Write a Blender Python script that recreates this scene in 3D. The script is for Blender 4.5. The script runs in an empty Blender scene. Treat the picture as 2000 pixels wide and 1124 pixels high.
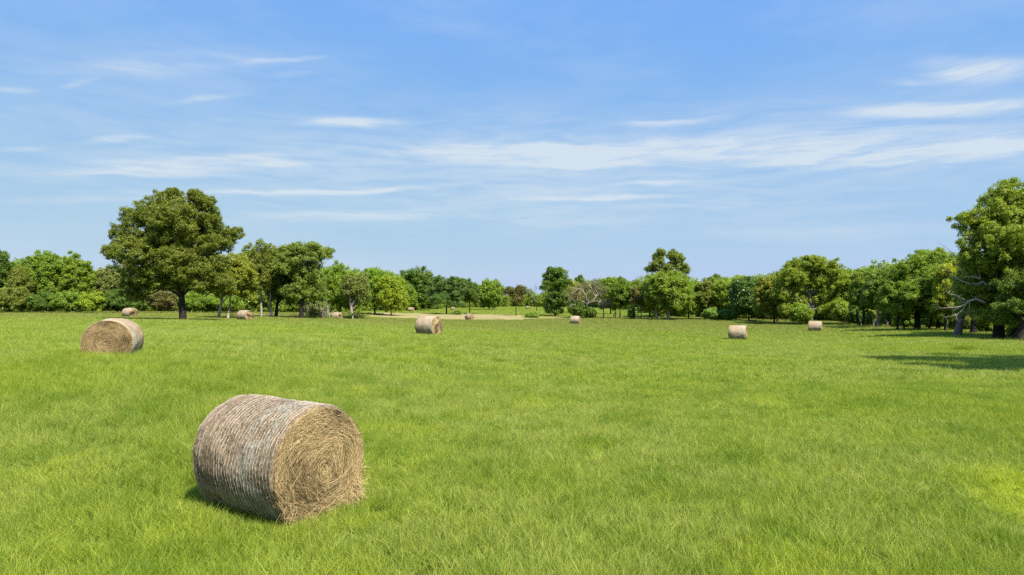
import bpy, math
import numpy as np
from mathutils import Vector

R = math.radians
scene = bpy.context.scene
COL = scene.collection

# ------------------------------------------------------------------ camera
F = 1334.0            # focal length in photo pixels (photo 2000 wide)
HOR = 575.0           # photo row of the horizon
H = 2.9               # camera height
cam_d = bpy.data.cameras.new('camera')
cam_d.sensor_width = 36.0
cam_d.lens = F / 2000.0 * 36.0
cam_d.clip_start = 0.1
cam_d.clip_end = 20000.0
cam = bpy.data.objects.new('camera', cam_d)
COL.objects.link(cam)
cam.location = (0, 0, H)
cam.rotation_euler = (R(90) + math.atan((HOR - 562.0) / F), 0, 0)
scene.camera = cam

# ------------------------------------------------------------------ light
SUN_AZ = 36.0         # degrees from -Y (behind the camera) towards +X
SUN_EL = 54.0
s_dir = Vector((math.sin(R(SUN_AZ)) * math.cos(R(SUN_EL)), -math.cos(R(SUN_AZ)) * math.cos(R(SUN_EL)), math.sin(R(SUN_EL))))
sun_d = bpy.data.lights.new('sun', 'SUN')
sun_d.energy = 4.1
sun_d.angle = R(0.5)
sun_d.color = (1.0, 0.95, 0.86)
sun = bpy.data.objects.new('sun', sun_d)
COL.objects.link(sun)
sun.location = (20, -20, 60)
sun.rotation_euler = s_dir.to_track_quat('Z', 'Y').to_euler()

vs = scene.view_settings
vs.view_transform = 'Standard'
vs.look = 'None'
vs.exposure = 1.2
vs.gamma = 1.0
scene.cycles.use_denoising = False
scene.cycles.max_bounces = 6
scene.cycles.diffuse_bounces = 4
scene.cycles.glossy_bounces = 2
scene.cycles.transmission_bounces = 4
scene.cycles.transparent_max_bounces = 4
scene.cycles.sample_clamp_indirect = 4.0


# ------------------------------------------------------------------ node helper
class NT:
    def __init__(self, tree):
        self.t = tree

    def n(self, typ, ins=None, **props):
        nd = self.t.nodes.new(typ)
        for k, v in props.items():
            setattr(nd, k, v)
        for k, v in (ins or {}).items():
            sock = nd.inputs[k]
            if hasattr(v, 'is_output') or isinstance(v, bpy.types.NodeSocket):
                self.t.links.new(v, sock)
            else:
                sock.default_value = v
        return nd

    def math(self, op, a, b=None, clamp=False):
        ins = {0: a}
        if b is not None:
            ins[1] = b
        return self.n('ShaderNodeMath', ins, operation=op, use_clamp=clamp).outputs[0]

    def mix(self, fac, a, b, mode='MIX'):
        nd = self.n('ShaderNodeMix', None, data_type='RGBA', blend_type=mode, clamp_factor=True)
        for sock, v in ((nd.inputs[0], fac), (nd.inputs[6], a), (nd.inputs[7], b)):
            if isinstance(v, bpy.types.NodeSocket):
                self.t.links.new(v, sock)
            elif sock.type == 'RGBA':
                sock.default_value = (*v, 1.0) if len(v) == 3 else v
            else:
                sock.default_value = v
        return nd.outputs[2]

    def ramp(self, fac, stops):
        nd = self.n('ShaderNodeValToRGB', {0: fac})
        cr = nd.color_ramp
        while len(cr.elements) < len(stops):
            cr.elements.new(0.5)
        for e, (p, c) in zip(cr.elements, stops):
            e.position = p
            e.color = (*c, 1.0) if len(c) == 3 else c
        return nd.outputs[0]

    def maprange(self, v, a, b, c=0.0, d=1.0, smooth=True):
        nd = self.n('ShaderNodeMapRange', {0: v, 1: a, 2: b, 3: c, 4: d})
        nd.interpolation_type = 'SMOOTHSTEP' if smooth else 'LINEAR'
        return nd.outputs[0]

    def noise(self, vec, scale, detail=4.0, rough=0.55, dist=0.0):
        nd = self.n('ShaderNodeTexNoise', {'Vector': vec, 'Scale': scale, 'Detail': detail, 'Roughness': rough, 'Distortion': dist})
        return nd.outputs[0]


def new_mat(name):
    m = bpy.data.materials.new(name)
    m.use_nodes = True
    m.node_tree.nodes.clear()
    nt = NT(m.node_tree)
    out = nt.n('ShaderNodeOutputMaterial')
    return m, nt, out


# ------------------------------------------------------------------ sky with cirrus
SKY_STRENGTH = 0.075
world = bpy.data.worlds.new('World')
scene.world = world
world.use_nodes = True
world.node_tree.nodes.clear()
w = NT(world.node_tree)
wout = w.n('ShaderNodeOutputWorld')
sky = w.n('ShaderNodeTexSky', sky_type='NISHITA', sun_disc=False)
sky.sun_elevation = R(SUN_EL)
sky.sun_rotation = R(180.0 - SUN_AZ)
sky.altitude = 100.0
sky.air_density = 1.0
sky.dust_density = 0.35
sky.ozone_density = 1.6
tc = w.n('ShaderNodeTexCoord')
sep = w.n('ShaderNodeSeparateXYZ', {0: tc.outputs['Generated']})
dx, dy, dz = sep.outputs
az = w.math('ARCTAN2', dx, dy)
el = w.math('ARCSINE', dz)
ae = w.n('ShaderNodeCombineXYZ', {0: az, 1: el, 2: 0.0}).outputs[0]
# gentle warp of the streaks
warp = w.n('ShaderNodeTexNoise', {'Vector': w.n('ShaderNodeMapping', {'Vector': ae, 'Scale': (5.0, 14.0, 1.0)}).outputs[0], 'Scale': 1.0, 'Detail': 3.0})
wv = w.n('ShaderNodeVectorMath', {0: warp.outputs['Color'], 1: (0.5, 0.5, 0.5)}, operation='SUBTRACT').outputs[0]
wv = w.n('ShaderNodeVectorMath', {0: wv, 1: (0.10, 0.030, 0.0)}, operation='MULTIPLY').outputs[0]
aew = w.n('ShaderNodeVectorMath', {0: ae, 1: wv}, operation='ADD').outputs[0]
CIRRUS = [  # photo column, row, half length, half height, slope in degrees, strength
    (690, 236, 125, 15, 1, .70), (1900, 133, 190, 34, -1, .85), (1760, 155, 90, 10, 3, .3), (1830, 212, 300, 22, 3, .95),
    (1330, 236, 170, 9, 5, .5), (1200, 385, 250, 8, 2, 1.0), (1275, 355, 130, 6, 3, .45),
    (1000, 325, 1700, 170, 1, .42), (1500, 420, 1500, 120, 0, .16), (300, 130, 700, 90, 2, .12), (1500, 287, 640, 42, 2, .55), (1800, 308, 480, 40, 1, .75), (1100, 300, 620, 46, 1, .42), (300, 322, 420, 40, 1, .34), (1620, 313, 200, 9, 2, .5), (1120, 318, 230, 14, 2, .75), (960, 290, 220, 22, 0, .60),
    (1950, 290, 200, 40, 4, .45), (420, 308, 330, 15, 2, .42), (330, 328, 340, 13, 1, .42), (540, 318, 110, 13, 0, .4),
    (650, 373, 330, 9, 1, .75), (660, 425, 320, 20, 2, .40), (280, 385, 330, 20, 2, .32),
    (215, 266, 100, 9, 5, .45), (30, 285, 90, 8, 0, .5), (405, 190, 110, 8, 4, .42), (140, 162, 60, 9, 8, .36),
    (550, 112, 110, 8, 4, .4), (575, 140, 60, 9, 0, .3), (330, 125, 330, 36, 3, .25), (20, 180, 60, 10, 0, .3),
    (900, 60, 160, 30, -4, .08), (1600, 460, 500, 22, 1, .16), (1050, 430, 260, 26, 1, .12),
    (2500, 260, 500, 40, 3, .6), (-500, 240, 500, 40, 2, .5),
]
env = None
for cx, cy, hl, hh, sl, st in CIRRUS:
    a0 = math.atan((cx - 1000) / F)
    e0 = math.atan((HOR - cy) / F * math.cos(a0))
    c = math.cos(a0)
    sl_ae = math.atan(math.tan(R(sl)) / c - (HOR - cy) / F * math.sin(a0))
    mp = w.n('ShaderNodeMapping', {'Vector': aew, 'Location': (a0, e0, 0.0), 'Rotation': (0, 0, sl_ae), 'Scale': (hl / F * c * c, hh / F * c, 1.0)})
    mp.vector_type = 'TEXTURE'
    g = w.n('ShaderNodeTexGradient', {0: mp.outputs[0]}, gradient_type='SPHERICAL').outputs[1]
    g = w.maprange(g, 0.0, 0.9, 0.0, st)
    env = g if env is None else w.math('ADD', env, g)
fil = w.noise(w.n('ShaderNodeMapping', {'Vector': aew, 'Rotation': (0, 0, R(-2)), 'Scale': (6.0, 55.0, 1.0)}).outputs[0], 1.0, 6.0, 0.6, 0.6)
fil2 = w.noise(w.n('ShaderNodeMapping', {'Vector': aew, 'Rotation': (0, 0, R(-6)), 'Scale': (14.0, 120.0, 1.0)}).outputs[0], 1.0, 4.0, 0.6, 0.4)
fil = w.math('ADD', w.math('MULTIPLY', fil, 0.7), w.math('MULTIPLY', fil2, 0.3))
fil = w.maprange(fil, 0.32, 0.68, 0.35, 1.3)
veil = w.maprange(w.noise(w.n('ShaderNodeMapping', {'Vector': aew, 'Scale': (2.5, 9.0, 1.0)}).outputs[0], 1.0, 5.0, 0.6), 0.40, 0.75, 0.02, 0.24)
cl = w.math('ADD', w.math('MULTIPLY', env, fil), veil)
cl = w.math('MULTIPLY', w.math('MINIMUM', cl, 1.0), 0.80, clamp=True)
# clear humid summer air: flatter and bluer towards the horizon than the clean model sky
sk = w.n('ShaderNodeSeparateColor', {0: sky.outputs[0]})
chan = [w.math('MULTIPLY', w.math('POWER', sk.outputs[i], e), k) for i, (e, k) in enumerate(((0.576, 0.930), (0.325, 1.915), (-0.15, 6.35)))]
skyc = w.n('ShaderNodeCombineColor', {0: chan[0], 1: chan[1], 2: chan[2]}).outputs[0]
skyc = w.mix(cl, skyc, (4.3, 4.75, 5.1))
bg = w.n('ShaderNodeBackground', {'Color': skyc, 'Strength': SKY_STRENGTH})
w.t.links.new(bg.outputs[0], wout.inputs[0])

# ------------------------------------------------------------------ terrain function
# photo column, photo row of the ground, distance ahead in metres
GP = [(1440, 666, 64), (1592, 650, 87), (1124, 634, 115), (254, 622, 96), (480, 627, 91), (659, 628, 125), (917, 627, 135),
      (838, 656, 50), (803, 610, 210), (884, 608, 260), (1031, 605, 300), (1000, 600, 360),
      (1870, 656, 62), (1950, 666, 58), (1985, 669, 55), (1792, 645, 80), (1690, 641, 92), (1583, 636, 112), (1460, 628, 130),
      (1720, 708, 30), (358, 627, 80), (0, 614, 115), (200, 614, 116), (100, 612, 130), (515, 622, 105), (590, 622, 105),
      (540, 615, 120), (650, 619, 125), (730, 614, 150), (872, 615, 170), (918, 614, 180), (1008, 617, 165), (1083, 619, 160),
      (1145, 622, 148), (1212, 623, 145), (1305, 626, 140), (1400, 627, 138), (1000, 712, 30), (1500, 710, 30)]
CP = [((p - 1000) / F, math.log(d), H + (HOR - r) / F * d) for p, r, d in GP]
for px in (-600, 200, 1000, 1800, 2600):
    for d in (4.5, 9.5):
        CP.append(((px - 1000) / F, math.log(d), 0.0))
CP += [((215 - 1000) / F, math.log(21.0), 0.98), (-0.9, math.log(24), 0.75), (-1.0, math.log(60), 0.4), (-1.1, math.log(140), -0.6),
       (1.1, math.log(30), -0.1), (1.1, math.log(60), -0.9), (1.1, math.log(140), -2.0), (-0.1, math.log(18), 0.1)]
for u in (-1.2, -0.4, 0.3, 1.2):
    CP.append((u, math.log(700), -4.2))
    CP.append((u, math.log(2500), -4.5))
_P = np.array([(1.6 * a, b) for a, b, c in CP])
_Z = np.array([c for a, b, c in CP])


def _tps(r2):
    return np.where(r2 > 1e-12, r2 * np.log(np.maximum(r2, 1e-12)), 0.0) * 0.5


_n = len(_P)
_K = _tps(((_P[:, None, :] - _P[None, :, :]) ** 2).sum(-1)) + 0.02 * np.eye(_n)
_T = np.hstack([np.ones((_n, 1)), _P])
_A = np.block([[_K, _T], [_T.T, np.zeros((3, 3))]])
_W = np.linalg.solve(_A, np.concatenate([_Z, np.zeros(3)]))


def ground(x, y):
    x = np.atleast_1d(np.asarray(x, float))
    y = np.atleast_1d(np.asarray(y, float))
    d = np.clip(np.where(y > 6, y, 4.5 + 1.5 * np.exp((np.minimum(y, 6) - 6) / 1.5)), 4.5, 2500)
    u = x / np.maximum(d, 6)
    u = 1.2 * np.tanh(u / 1.2)
    q = np.stack([1.6 * u, np.log(d)], -1)
    out = np.empty(len(q))
    for i in range(0, len(q), 20000):
        qq = q[i:i + 20000]
        k = _tps(((qq[:, None, :] - _P[None]) ** 2).sum(-1))
        out[i:i + 20000] = k @ _W[:_n] + _W[_n] + qq @ _W[_n + 1:]
    return np.clip(out, -6, 3)


def gz(x, y):
    return float(ground(x, y)[0])


def col_x(px, d):
    return (px - 1000.0) / F * d


def row_z(py, d):
    return H + (HOR - py) / F * d


# ------------------------------------------------------------------ mesh helpers
def mesh_np(name, verts, faces, attrs=None, smooth=False):
    """faces: list of int arrays (n, k). attrs: {name: (domain, per element float)}"""
    me = bpy.data.meshes.new(name)
    verts = np.asarray(verts, np.float32)
    me.vertices.add(len(verts))
    me.vertices.foreach_set('co', verts.ravel())
    loops = np.concatenate([f.ravel() for f in faces]).astype(np.int32)
    sizes = np.concatenate([np.full(len(f), f.shape[1]) for f in faces]).astype(np.int32)
    starts = np.concatenate([[0], np.cumsum(sizes)[:-1]]).astype(np.int32)
    me.loops.add(len(loops))
    me.loops.foreach_set('vertex_index', loops)
    me.polygons.add(len(sizes))
    me.polygons.foreach_set('loop_start', starts)
    me.polygons.foreach_set('loop_total', sizes)
    if smooth:
        me.polygons.foreach_set('use_smooth', np.ones(len(sizes), bool))
    for k, (dom, v) in (attrs or {}).items():
        a = me.attributes.new(k, 'FLOAT', dom)
        a.data.foreach_set('value', np.asarray(v, np.float32))
    me.update(calc_edges=True)
    me.validate()
    return me


def add(name, me, mat, parent=None, **props):
    o = bpy.data.objects.new(name, me)
    COL.objects.link(o)
    if mat is not None and len(me.materials) == 0:
        me.materials.append(mat)
    if parent is not None:
        o.parent = parent
    for k, v in props.items():
        o[k] = v
    return o


def empty(name, loc, label, cat, group=None, rz=0.0):
    o = bpy.data.objects.new(name, None)
    o.empty_display_size = 0.3
    COL.objects.link(o)
    o.location = loc
    o.rotation_euler = (0, 0, rz)
    o['label'] = label
    o['category'] = cat
    if group:
        o['group'] = group
    return o


def fsum(p, rng, k, n=10):
    """smooth random field of wave number k on points p (n,3), about -1..1"""
    out = np.zeros(len(p))
    for _ in range(n):
        v = rng.normal(size=3)
        v *= k * rng.uniform(0.5, 1.6) / np.linalg.norm(v)
        out += np.sin(p @ v + rng.uniform(0, 6.28))
    return out / math.sqrt(n / 2.0) * 0.6


def ribbons(start, dirs, nrm, length, width, bend, segs=2, taper=0.15):
    """thin curved strips; all arrays (n,3) or (n,). returns verts, faces, per-vert height fraction"""
    n = len(start)
    side = np.cross(dirs, nrm)
    side /= np.maximum(np.linalg.norm(side, axis=1, keepdims=True), 1e-6)
    rows = []
    t_all = []
    for i in range(segs + 1):
        t = i / segs
        c = start + dirs * (length * t)[:, None] + bend * (t * t) * length[:, None]
        wd = width * (1 - (1 - taper) * t)
        rows.append(c - side * (wd * 0.5)[:, None])
        rows.append(c + side * (wd * 0.5)[:, None])
        t_all += [np.full(n, t), np.full(n, t)]
    V = np.stack(rows, 1).reshape(-1, 3)
    T = np.stack(t_all, 1).reshape(-1)
    k = 2 * (segs + 1)
    b = np.arange(n) * k
    fs = [np.stack([b + 2 * i, b + 2 * i + 1, b + 2 * i + 3, b + 2 * i + 2], 1) for i in range(segs)]
    return V, np.concatenate(fs), T


def tubes(paths, sides=7):
    """paths: list of (points (n,3), radii (n,))"""
    V, Fq, off = [], [], 0
    for pts, rad in paths:
        pts = np.asarray(pts, float)
        n = len(pts)
        tan = np.gradient(pts, axis=0)
        tan /= np.maximum(np.linalg.norm(tan, axis=1, keepdims=True), 1e-9)
        ref = np.where(np.abs(tan[:, 2:3]) > 0.9, np.array([[1.0, 0, 0]]), np.array([[0, 0, 1.0]]))
        a = np.cross(tan, ref)
        a /= np.maximum(np.linalg.norm(a, axis=1, keepdims=True), 1e-9)
        for i in range(1, n):       # keep frames from flipping
            a[i] = a[i - 1] - tan[i] * np.dot(a[i - 1], tan[i])
            a[i] /= max(np.linalg.norm(a[i]), 1e-9)
        b = np.cross(tan, a)
        ang = np.linspace(0, 2 * np.pi, sides, endpoint=False)
        ring = pts[:, None, :] + np.asarray(rad)[:, None, None] * (np.cos(ang)[None, :, None] * a[:, None, :] + np.sin(ang)[None, :, None] * b[:, None, :])
        V.append(ring.reshape(-1, 3))
        i = np.arange(n - 1)[:, None] * sides
        j = np.arange(sides)[None, :]
        j2 = (j + 1) % sides
        q = np.stack([i + j, i + j2, i + sides + j2, i + sides + j], -1).reshape(-1, 4) + off
        Fq.append(q)
        off += n * sides
    return np.concatenate(V), np.concatenate(Fq)


# ------------------------------------------------------------------ materials: vegetation
def leaf_material():
    m, t, out = new_mat('leaves')
    oi = t.n('ShaderNodeObjectInfo')
    at = t.n('ShaderNodeAttribute', attribute_name='tint').outputs['Fac']
    br = t.ramp(at, [(0.0, (1.35, 1.4, 1.05)), (0.5, (2.85, 2.55, 1.6)), (0.8, (3.8, 3.15, 1.9)), (1.0, (4.8, 3.7, 2.3))])
    c = t.mix(1.0, oi.outputs['Color'], br, 'MULTIPLY')
    p = t.n('ShaderNodeBsdfPrincipled', {'Base Color': c, 'Roughness': 0.48, 'Specular IOR Level': 0.42})
    tr = t.n('ShaderNodeBsdfTranslucent', {'Color': t.mix(1.0, c, (1.3, 1.35, 0.5), 'MULTIPLY')})
    mx = t.n('ShaderNodeMixShader', {0: 0.42, 1: p.outputs[0], 2: tr.outputs[0]})
    t.t.links.new(mx.outputs[0], out.inputs[0])
    return m


def bark_material():
    m, t, out = new_mat('bark')
    oi = t.n('ShaderNodeObjectInfo')
    tcn = t.n('ShaderNodeTexCoord')
    mp = t.n('ShaderNodeMapping', {'Vector': tcn.outputs['Object'], 'Scale': (9, 9, 2.0)}).outputs[0]
    nz = t.noise(mp, 1.0, 6, 0.65, 0.5)
    c = t.mix(1.0, oi.outputs['Color'], t.ramp(nz, [(0.3, (0.45, 0.43, 0.42)), (0.55, (1, 1, 1)), (0.75, (1.6, 1.55, 1.5))]), 'MULTIPLY')
    bp = t.n('ShaderNodeBump', {'Strength': 0.6, 'Distance': 0.05, 'Height': nz})
    p = t.n('ShaderNodeBsdfPrincipled', {'Base Color': c, 'Roughness': 0.9, 'Specular IOR Level': 0.15, 'Normal': bp.outputs[0]})
    t.t.links.new(p.outputs[0], out.inputs[0])
    return m


def meadow_colour(t, pos):
    """patchy real colour of the sward, from world position"""
    n1 = t.noise(pos, 0.09, 4, 0.6, 0.4)
    n2 = t.noise(pos, 0.45, 4, 0.6, 0.6)
    n3 = t.noise(t.n('ShaderNodeMapping', {'Vector': pos, 'Scale': (0.9, 0.7, 1.0), 'Rotation': (0, 0, R(20))}).outputs[0], 0.9, 4, 0.6, 0.3)
    fresh = (0.305, 0.380, 0.036)
    cool = (0.355, 0.408, 0.076)
    yellow = (0.375, 0.440, 0.042)
    deep = (0.200, 0.295, 0.022)
    c = t.mix(t.maprange(n1, 0.36, 0.60), fresh, cool)
    c = t.mix(t.maprange(n2, 0.48, 0.72), c, yellow)
    c = t.mix(t.math('MULTIPLY', t.maprange(n3, 0.44, 0.68), 0.80), c, deep)
    # mown yellow-green lawn corner close to the camera
    sp = t.n('ShaderNodeSeparateXYZ', {0: pos})
    ex = t.math('DIVIDE', t.math('SUBTRACT', sp.outputs[0], 7.75), 1.40)
    ey = t.math('DIVIDE', t.math('SUBTRACT', sp.outputs[1], 9.3), 2.1)
    rr = t.math('SQRT', t.math('ADD', t.math('MULTIPLY', ex, ex), t.math('MULTIPLY', ey, ey)))
    rr = t.math('ADD', rr, t.math('MULTIPLY', t.math('SUBTRACT', n2, 0.5), 0.9))
    c = t.mix(t.maprange(rr, 1.15, 0.55, 0.0, 0.85), c, (0.46, 0.52, 0.036))
    # seed heads tinge the crest of the field olive
    cr_ = t.math('MULTIPLY', t.maprange(t.math('ADD', sp.outputs[1], t.math('MULTIPLY', n1, 60.0)), 80.0, 150.0), t.maprange(sp.outputs[1], 190.0, 150.0))
    c = t.mix(t.math('MULTIPLY', cr_, t.maprange(n2, 0.35, 0.65, 0.25, 0.7)), c, (0.255, 0.245, 0.070))
    return c


def grass_material():
    m, t, out = new_mat('grass_blades')
    pos = t.n('ShaderNodeNewGeometry').outputs['Position']
    c = meadow_colour(t, pos)
    tint = t.n('ShaderNodeAttribute', attribute_name='tint').outputs['Fac']
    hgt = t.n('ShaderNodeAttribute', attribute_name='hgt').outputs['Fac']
    br = t.ramp(tint, [(0.0, (0.42, 0.52, 0.45)), (0.42, (0.95, 0.98, 0.90)), (0.75, (1.30, 1.20, 1.30)), (0.93, (1.75, 1.45, 2.2)), (1.0, (2.2, 1.55, 3.0))])
    c = t.mix(1.0, c, br, 'MULTIPLY')
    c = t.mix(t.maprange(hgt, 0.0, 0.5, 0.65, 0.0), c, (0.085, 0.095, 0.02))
    p = t.n('ShaderNodeBsdfPrincipled', {'Base Color': c, 'Roughness': 0.5, 'Specular IOR Level': 0.3})
    tr = t.n('ShaderNodeBsdfTranslucent', {'Color': t.mix(1.0, c, (1.15, 1.2, 0.6), 'MULTIPLY')})
    mx = t.n('ShaderNodeMixShader', {0: 0.36, 1: p.outputs[0], 2: tr.outputs[0]})
    t.t.links.new(mx.outputs[0], out.inputs[0])
    return m


def soil_material():
    m, t, out = new_mat('meadow_soil')
    pos = t.n('ShaderNodeNewGeometry').outputs['Position']
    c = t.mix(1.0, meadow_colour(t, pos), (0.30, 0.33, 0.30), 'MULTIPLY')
    nz = t.noise(pos, 3.0, 5, 0.65)
    c = t.mix(t.maprange(nz, 0.5, 0.8), c, (0.10, 0.085, 0.04))
    p = t.n('ShaderNodeBsdfPrincipled', {'Base Color': c, 'Roughness': 0.95, 'Specular IOR Level': 0.1})
    t.t.links.new(p.outputs[0], out.inputs[0])
    return m


def dry_material():
    m, t, out = new_mat('dry_mown_grass')
    pos = t.n('ShaderNodeNewGeometry').outputs['Position']
    n1 = t.noise(t.n('ShaderNodeMapping', {'Vector': pos, 'Scale': (0.10, 0.25, 1)}).outputs[0], 1.0, 5, 0.65, 0.4)
    n2 = t.noise(pos, 0.9, 4, 0.6)
    c = t.ramp(n1, [(0.34, (0.15, 0.17, 0.04)), (0.46, (0.27, 0.23, 0.09)), (0.58, (0.33, 0.26, 0.12)), (0.68, (0.16, 0.105, 0.05))])
    c = t.mix(t.maprange(n2, 0.5, 0.75, 0.0, 0.6), c, (0.20, 0.25, 0.05))
    p = t.n('ShaderNodeBsdfPrincipled', {'Base Color': c, 'Roughness': 0.95, 'Specular IOR Level': 0.1})
    t.t.links.new(p.outputs[0], out.inputs[0])
    return m


M_LEAF = leaf_material()
M_BARK = bark_material()
M_GRASS = grass_material()
M_SOIL = soil_material()
M_DRY = dry_material()

# ------------------------------------------------------------------ ground sheet
xs = np.sinh(np.linspace(-1, 1, 281) * 6.2) / math.sinh(6.2) * 2800
ys = np.concatenate([-np.geomspace(600, 4, 25), np.arange(-3, 12, 0.75), np.geomspace(12, 3000, 230)])
GX, GY = np.meshgrid(xs, ys)
gzv = ground(GX.ravel(), GY.ravel())
V = np.stack([GX.ravel(), GY.ravel(), gzv], 1)
nx, ny = len(xs), len(ys)
ii, jj = np.meshgrid(np.arange(ny - 1), np.arange(nx - 1), indexing='ij')
b = (ii * nx + jj).ravel()
me = mesh_np('ground', V, [np.stack([b, b + 1, b + nx + 1, b + nx], 1)], smooth=True)
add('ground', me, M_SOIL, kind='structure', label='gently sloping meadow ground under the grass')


def sheet(name, x0, x1, y0, y1, lift, step, mat, label, edge=None):
    X, Y = np.meshgrid(np.arange(x0, x1 + 1e-6, step), np.arange(y0, y1 + 1e-6, step))
    rng = np.random.default_rng(5)
    P = np.stack([X.ravel(), Y.ravel(), 0 * X.ravel()], 1)
    keep = np.ones(len(P), bool) if edge is None else edge(P, rng)
    z = ground(P[:, 0], P[:, 1])
    P[:, 2] = z + np.where(keep, lift, -0.25)
    n, k = X.shape[1], X.shape[0]
    ii, jj = np.meshgrid(np.arange(k - 1), np.arange(n - 1), indexing='ij')
    b = (ii * n + jj).ravel()
    q = np.stack([b, b + 1, b + n + 1, b + n], 1)
    q = q[keep[q].any(1)]
    me = mesh_np(name, P, [q], smooth=True)
    return add(name, me, mat, kind='structure', label=label)


def dry_edge(P, rng):
    x, y = P[:, 0], P[:, 1]
    wob = 7 * fsum(P, rng, 0.10) + 3 * fsum(P, rng, 0.5)
    u = x / y
    lo = np.interp(u, [-0.30, -0.22, -0.12, 0.0, 0.06, 0.13], [136, 133, 135, 139, 141, 146])
    hi = np.interp(u, [-0.30, -0.22, -0.12, 0.0, 0.06, 0.13], [150, 178, 184, 180, 158, 150])
    return (y + 0.3 * wob > lo) & (y + 0.6 * wob < hi) & (u + 0.004 * wob > -0.235) & (u < 0.135)


sheet('dry_strip', -48, 24, 126, 200, 0.07, 0.8, M_DRY, 'pale tan strip of dry mown grass crossing the far field', dry_edge)


def dry_edge2(P, rng):
    x, y = P[:, 0], P[:, 1]
    wob = 3 * fsum(P, rng, 0.15) + 1.5 * fsum(P, rng, 0.6)
    u = x / y
    return (y + wob > 110) & (y + wob < 128) & (u > -0.42) & (u < -0.285)


sheet('dry_strip', -56, -28, 104, 134, 0.07, 0.8, M_DRY, 'tan patch of dry grass under the field edge trees', dry_edge2)

# ------------------------------------------------------------------ grass (one object, instanced tiles)
lib = bpy.data.collections.new('grass_tiles')      # never linked to the scene: only a source of tiles


def grass_tile(idx, size, count, width, hmean, stalks, seed):
    rng = np.random.default_rng(seed)
    n = count
    p = np.zeros((n, 3))
    p[:, :2] = rng.uniform(-size / 2, size / 2, (n, 2))
    # tufts: pull part of the blades to tuft centres
    k = max(6, int(n / 28))
    tc_ = rng.uniform(-size / 2, size / 2, (k, 2))
    ti = rng.integers(0, k, n)
    pull = rng.random(n) < 0.75
    p[pull, :2] = tc_[ti[pull]] + rng.normal(0, 0.030 * (1 + size * 0.25), (pull.sum(), 2))
    tuft_h = rng.uniform(0.7, 1.25, k)[ti]
    lean_t = rng.normal(0, 0.24, (k, 2))[ti]
    L = hmean * tuft_h * rng.lognormal(0, 0.20, n)
    tint = np.clip(0.42 + 0.13 * rng.normal(size=k)[ti] + 0.22 * rng.normal(size=n), 0, 0.93)
    wd = width * rng.uniform(0.6, 1.3, n)
    st = rng.random(n) < stalks
    L[st] *= rng.uniform(1.2, 1.6, st.sum())
    wd[st] *= 0.6
    tint[st] = rng.uniform(0.88, 1.0, st.sum())
    d = np.stack([lean_t[:, 0] + rng.normal(0, 0.22, n), lean_t[:, 1] + rng.normal(0, 0.22, n), np.ones(n)], 1)
    d /= np.linalg.norm(d, axis=1, keepdims=True)
    a = rng.uniform(0, 6.283, n)
    nrm = np.stack([np.cos(a), np.sin(a), rng.normal(0, 0.2, n)], 1)
    bd = np.stack([lean_t[:, 0] * 0.6 + rng.normal(0, 0.20, n), lean_t[:, 1] * 0.6 + rng.normal(0, 0.20, n), -np.abs(rng.normal(0.10, 0.10, n))], 1)
    V, Fc, T = ribbons(p, d, nrm, L, wd, bd, 3, 0.12)
    me = mesh_np('grass_tile', V, [Fc], {'tint': ('POINT', np.repeat(tint, 8)), 'hgt': ('POINT', T)})
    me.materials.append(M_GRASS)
    o = bpy.data.objects.new('grass_tile_%02d' % idx, me)
    lib.objects.link(o)


TILES = [(1.0, 4600, 0.0061, 0.165, 0.0012), (2.0, 7000, 0.0112, 0.18, 0.0015), (4.0, 8000, 0.023, 0.22, 0.002), (7.0, 6500, 0.045, 0.24, 0.005)]
NV = 4
for li, (sz, cnt, wd_, hm, sk) in enumerate(TILES):
    for v in range(NV):
        grass_tile(li * NV + v, sz * 1.18, int(cnt * 1.3), wd_, hm, sk, 100 + li * 10 + v)

rngG = np.random.default_rng(77)
pts, idxs, rots, scls, ups = [], [], [], [], []
bands = [(2.0, 22.0), (22.0, 58.0), (58.0, 136.0), (136.0, 420.0)]
for li, (y0, y1) in enumerate(bands):
    sz = TILES[li][0]
    yy = np.arange(y0 + sz / 2, y1, sz)
    for y in yy:
        half = 0.98 * (y + sz) + 2.0
        if li == 3:
            half = min(half, 190)
        xx = np.arange(-half, half, sz)
        n = len(xx)
        P = np.stack([xx + rngG.uniform(-.12, .12, n) * sz, y + rngG.uniform(-.12, .12, n) * sz, np.zeros(n)], 1)
        u = P[:, 0] / P[:, 1]
        keep = np.ones(n, bool)
        if li >= 2:
            keep &= ~(dry_edge(P, np.random.default_rng(5)) | dry_edge2(P, np.random.default_rng(5)))
        if li == 3:
            keep &= (np.abs(P[:, 0] / P[:, 1] - 0.02) < 0.42)
        P = P[keep]
        n = len(P)
        if n == 0:
            continue
        P[:, 2] = ground(P[:, 0], P[:, 1])
        sc = 1.0 + 0.16 * fsum(P, np.random.default_rng(9), 0.35) + 0.12 * fsum(P, np.random.default_rng(10), 1.5)
        lawn = np.exp(-(((P[:, 0] - 7.8) / 1.5) ** 2 + ((P[:, 1] - 9.1) / 1.8) ** 2))
        sc = np.clip(sc, 0.6, 1.5) * (1 - 0.6 * lawn)
        e_ = max(1.0, sz / 2)
        gx = (ground(P[:, 0] + e_, P[:, 1]) - ground(P[:, 0] - e_, P[:, 1])) / (2 * e_)
        gy = (ground(P[:, 0], P[:, 1] + e_) - ground(P[:, 0], P[:, 1] - e_)) / (2 * e_)
        ups.append(np.stack([-gx, -gy, np.ones(n)], 1))
        pts.append(P)
        idxs.append(li * NV + rngG.integers(0, NV, n))
        rots.append(rngG.uniform(0, 6.283, n))
        scls.append(sc)
pts = np.concatenate(pts)
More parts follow.
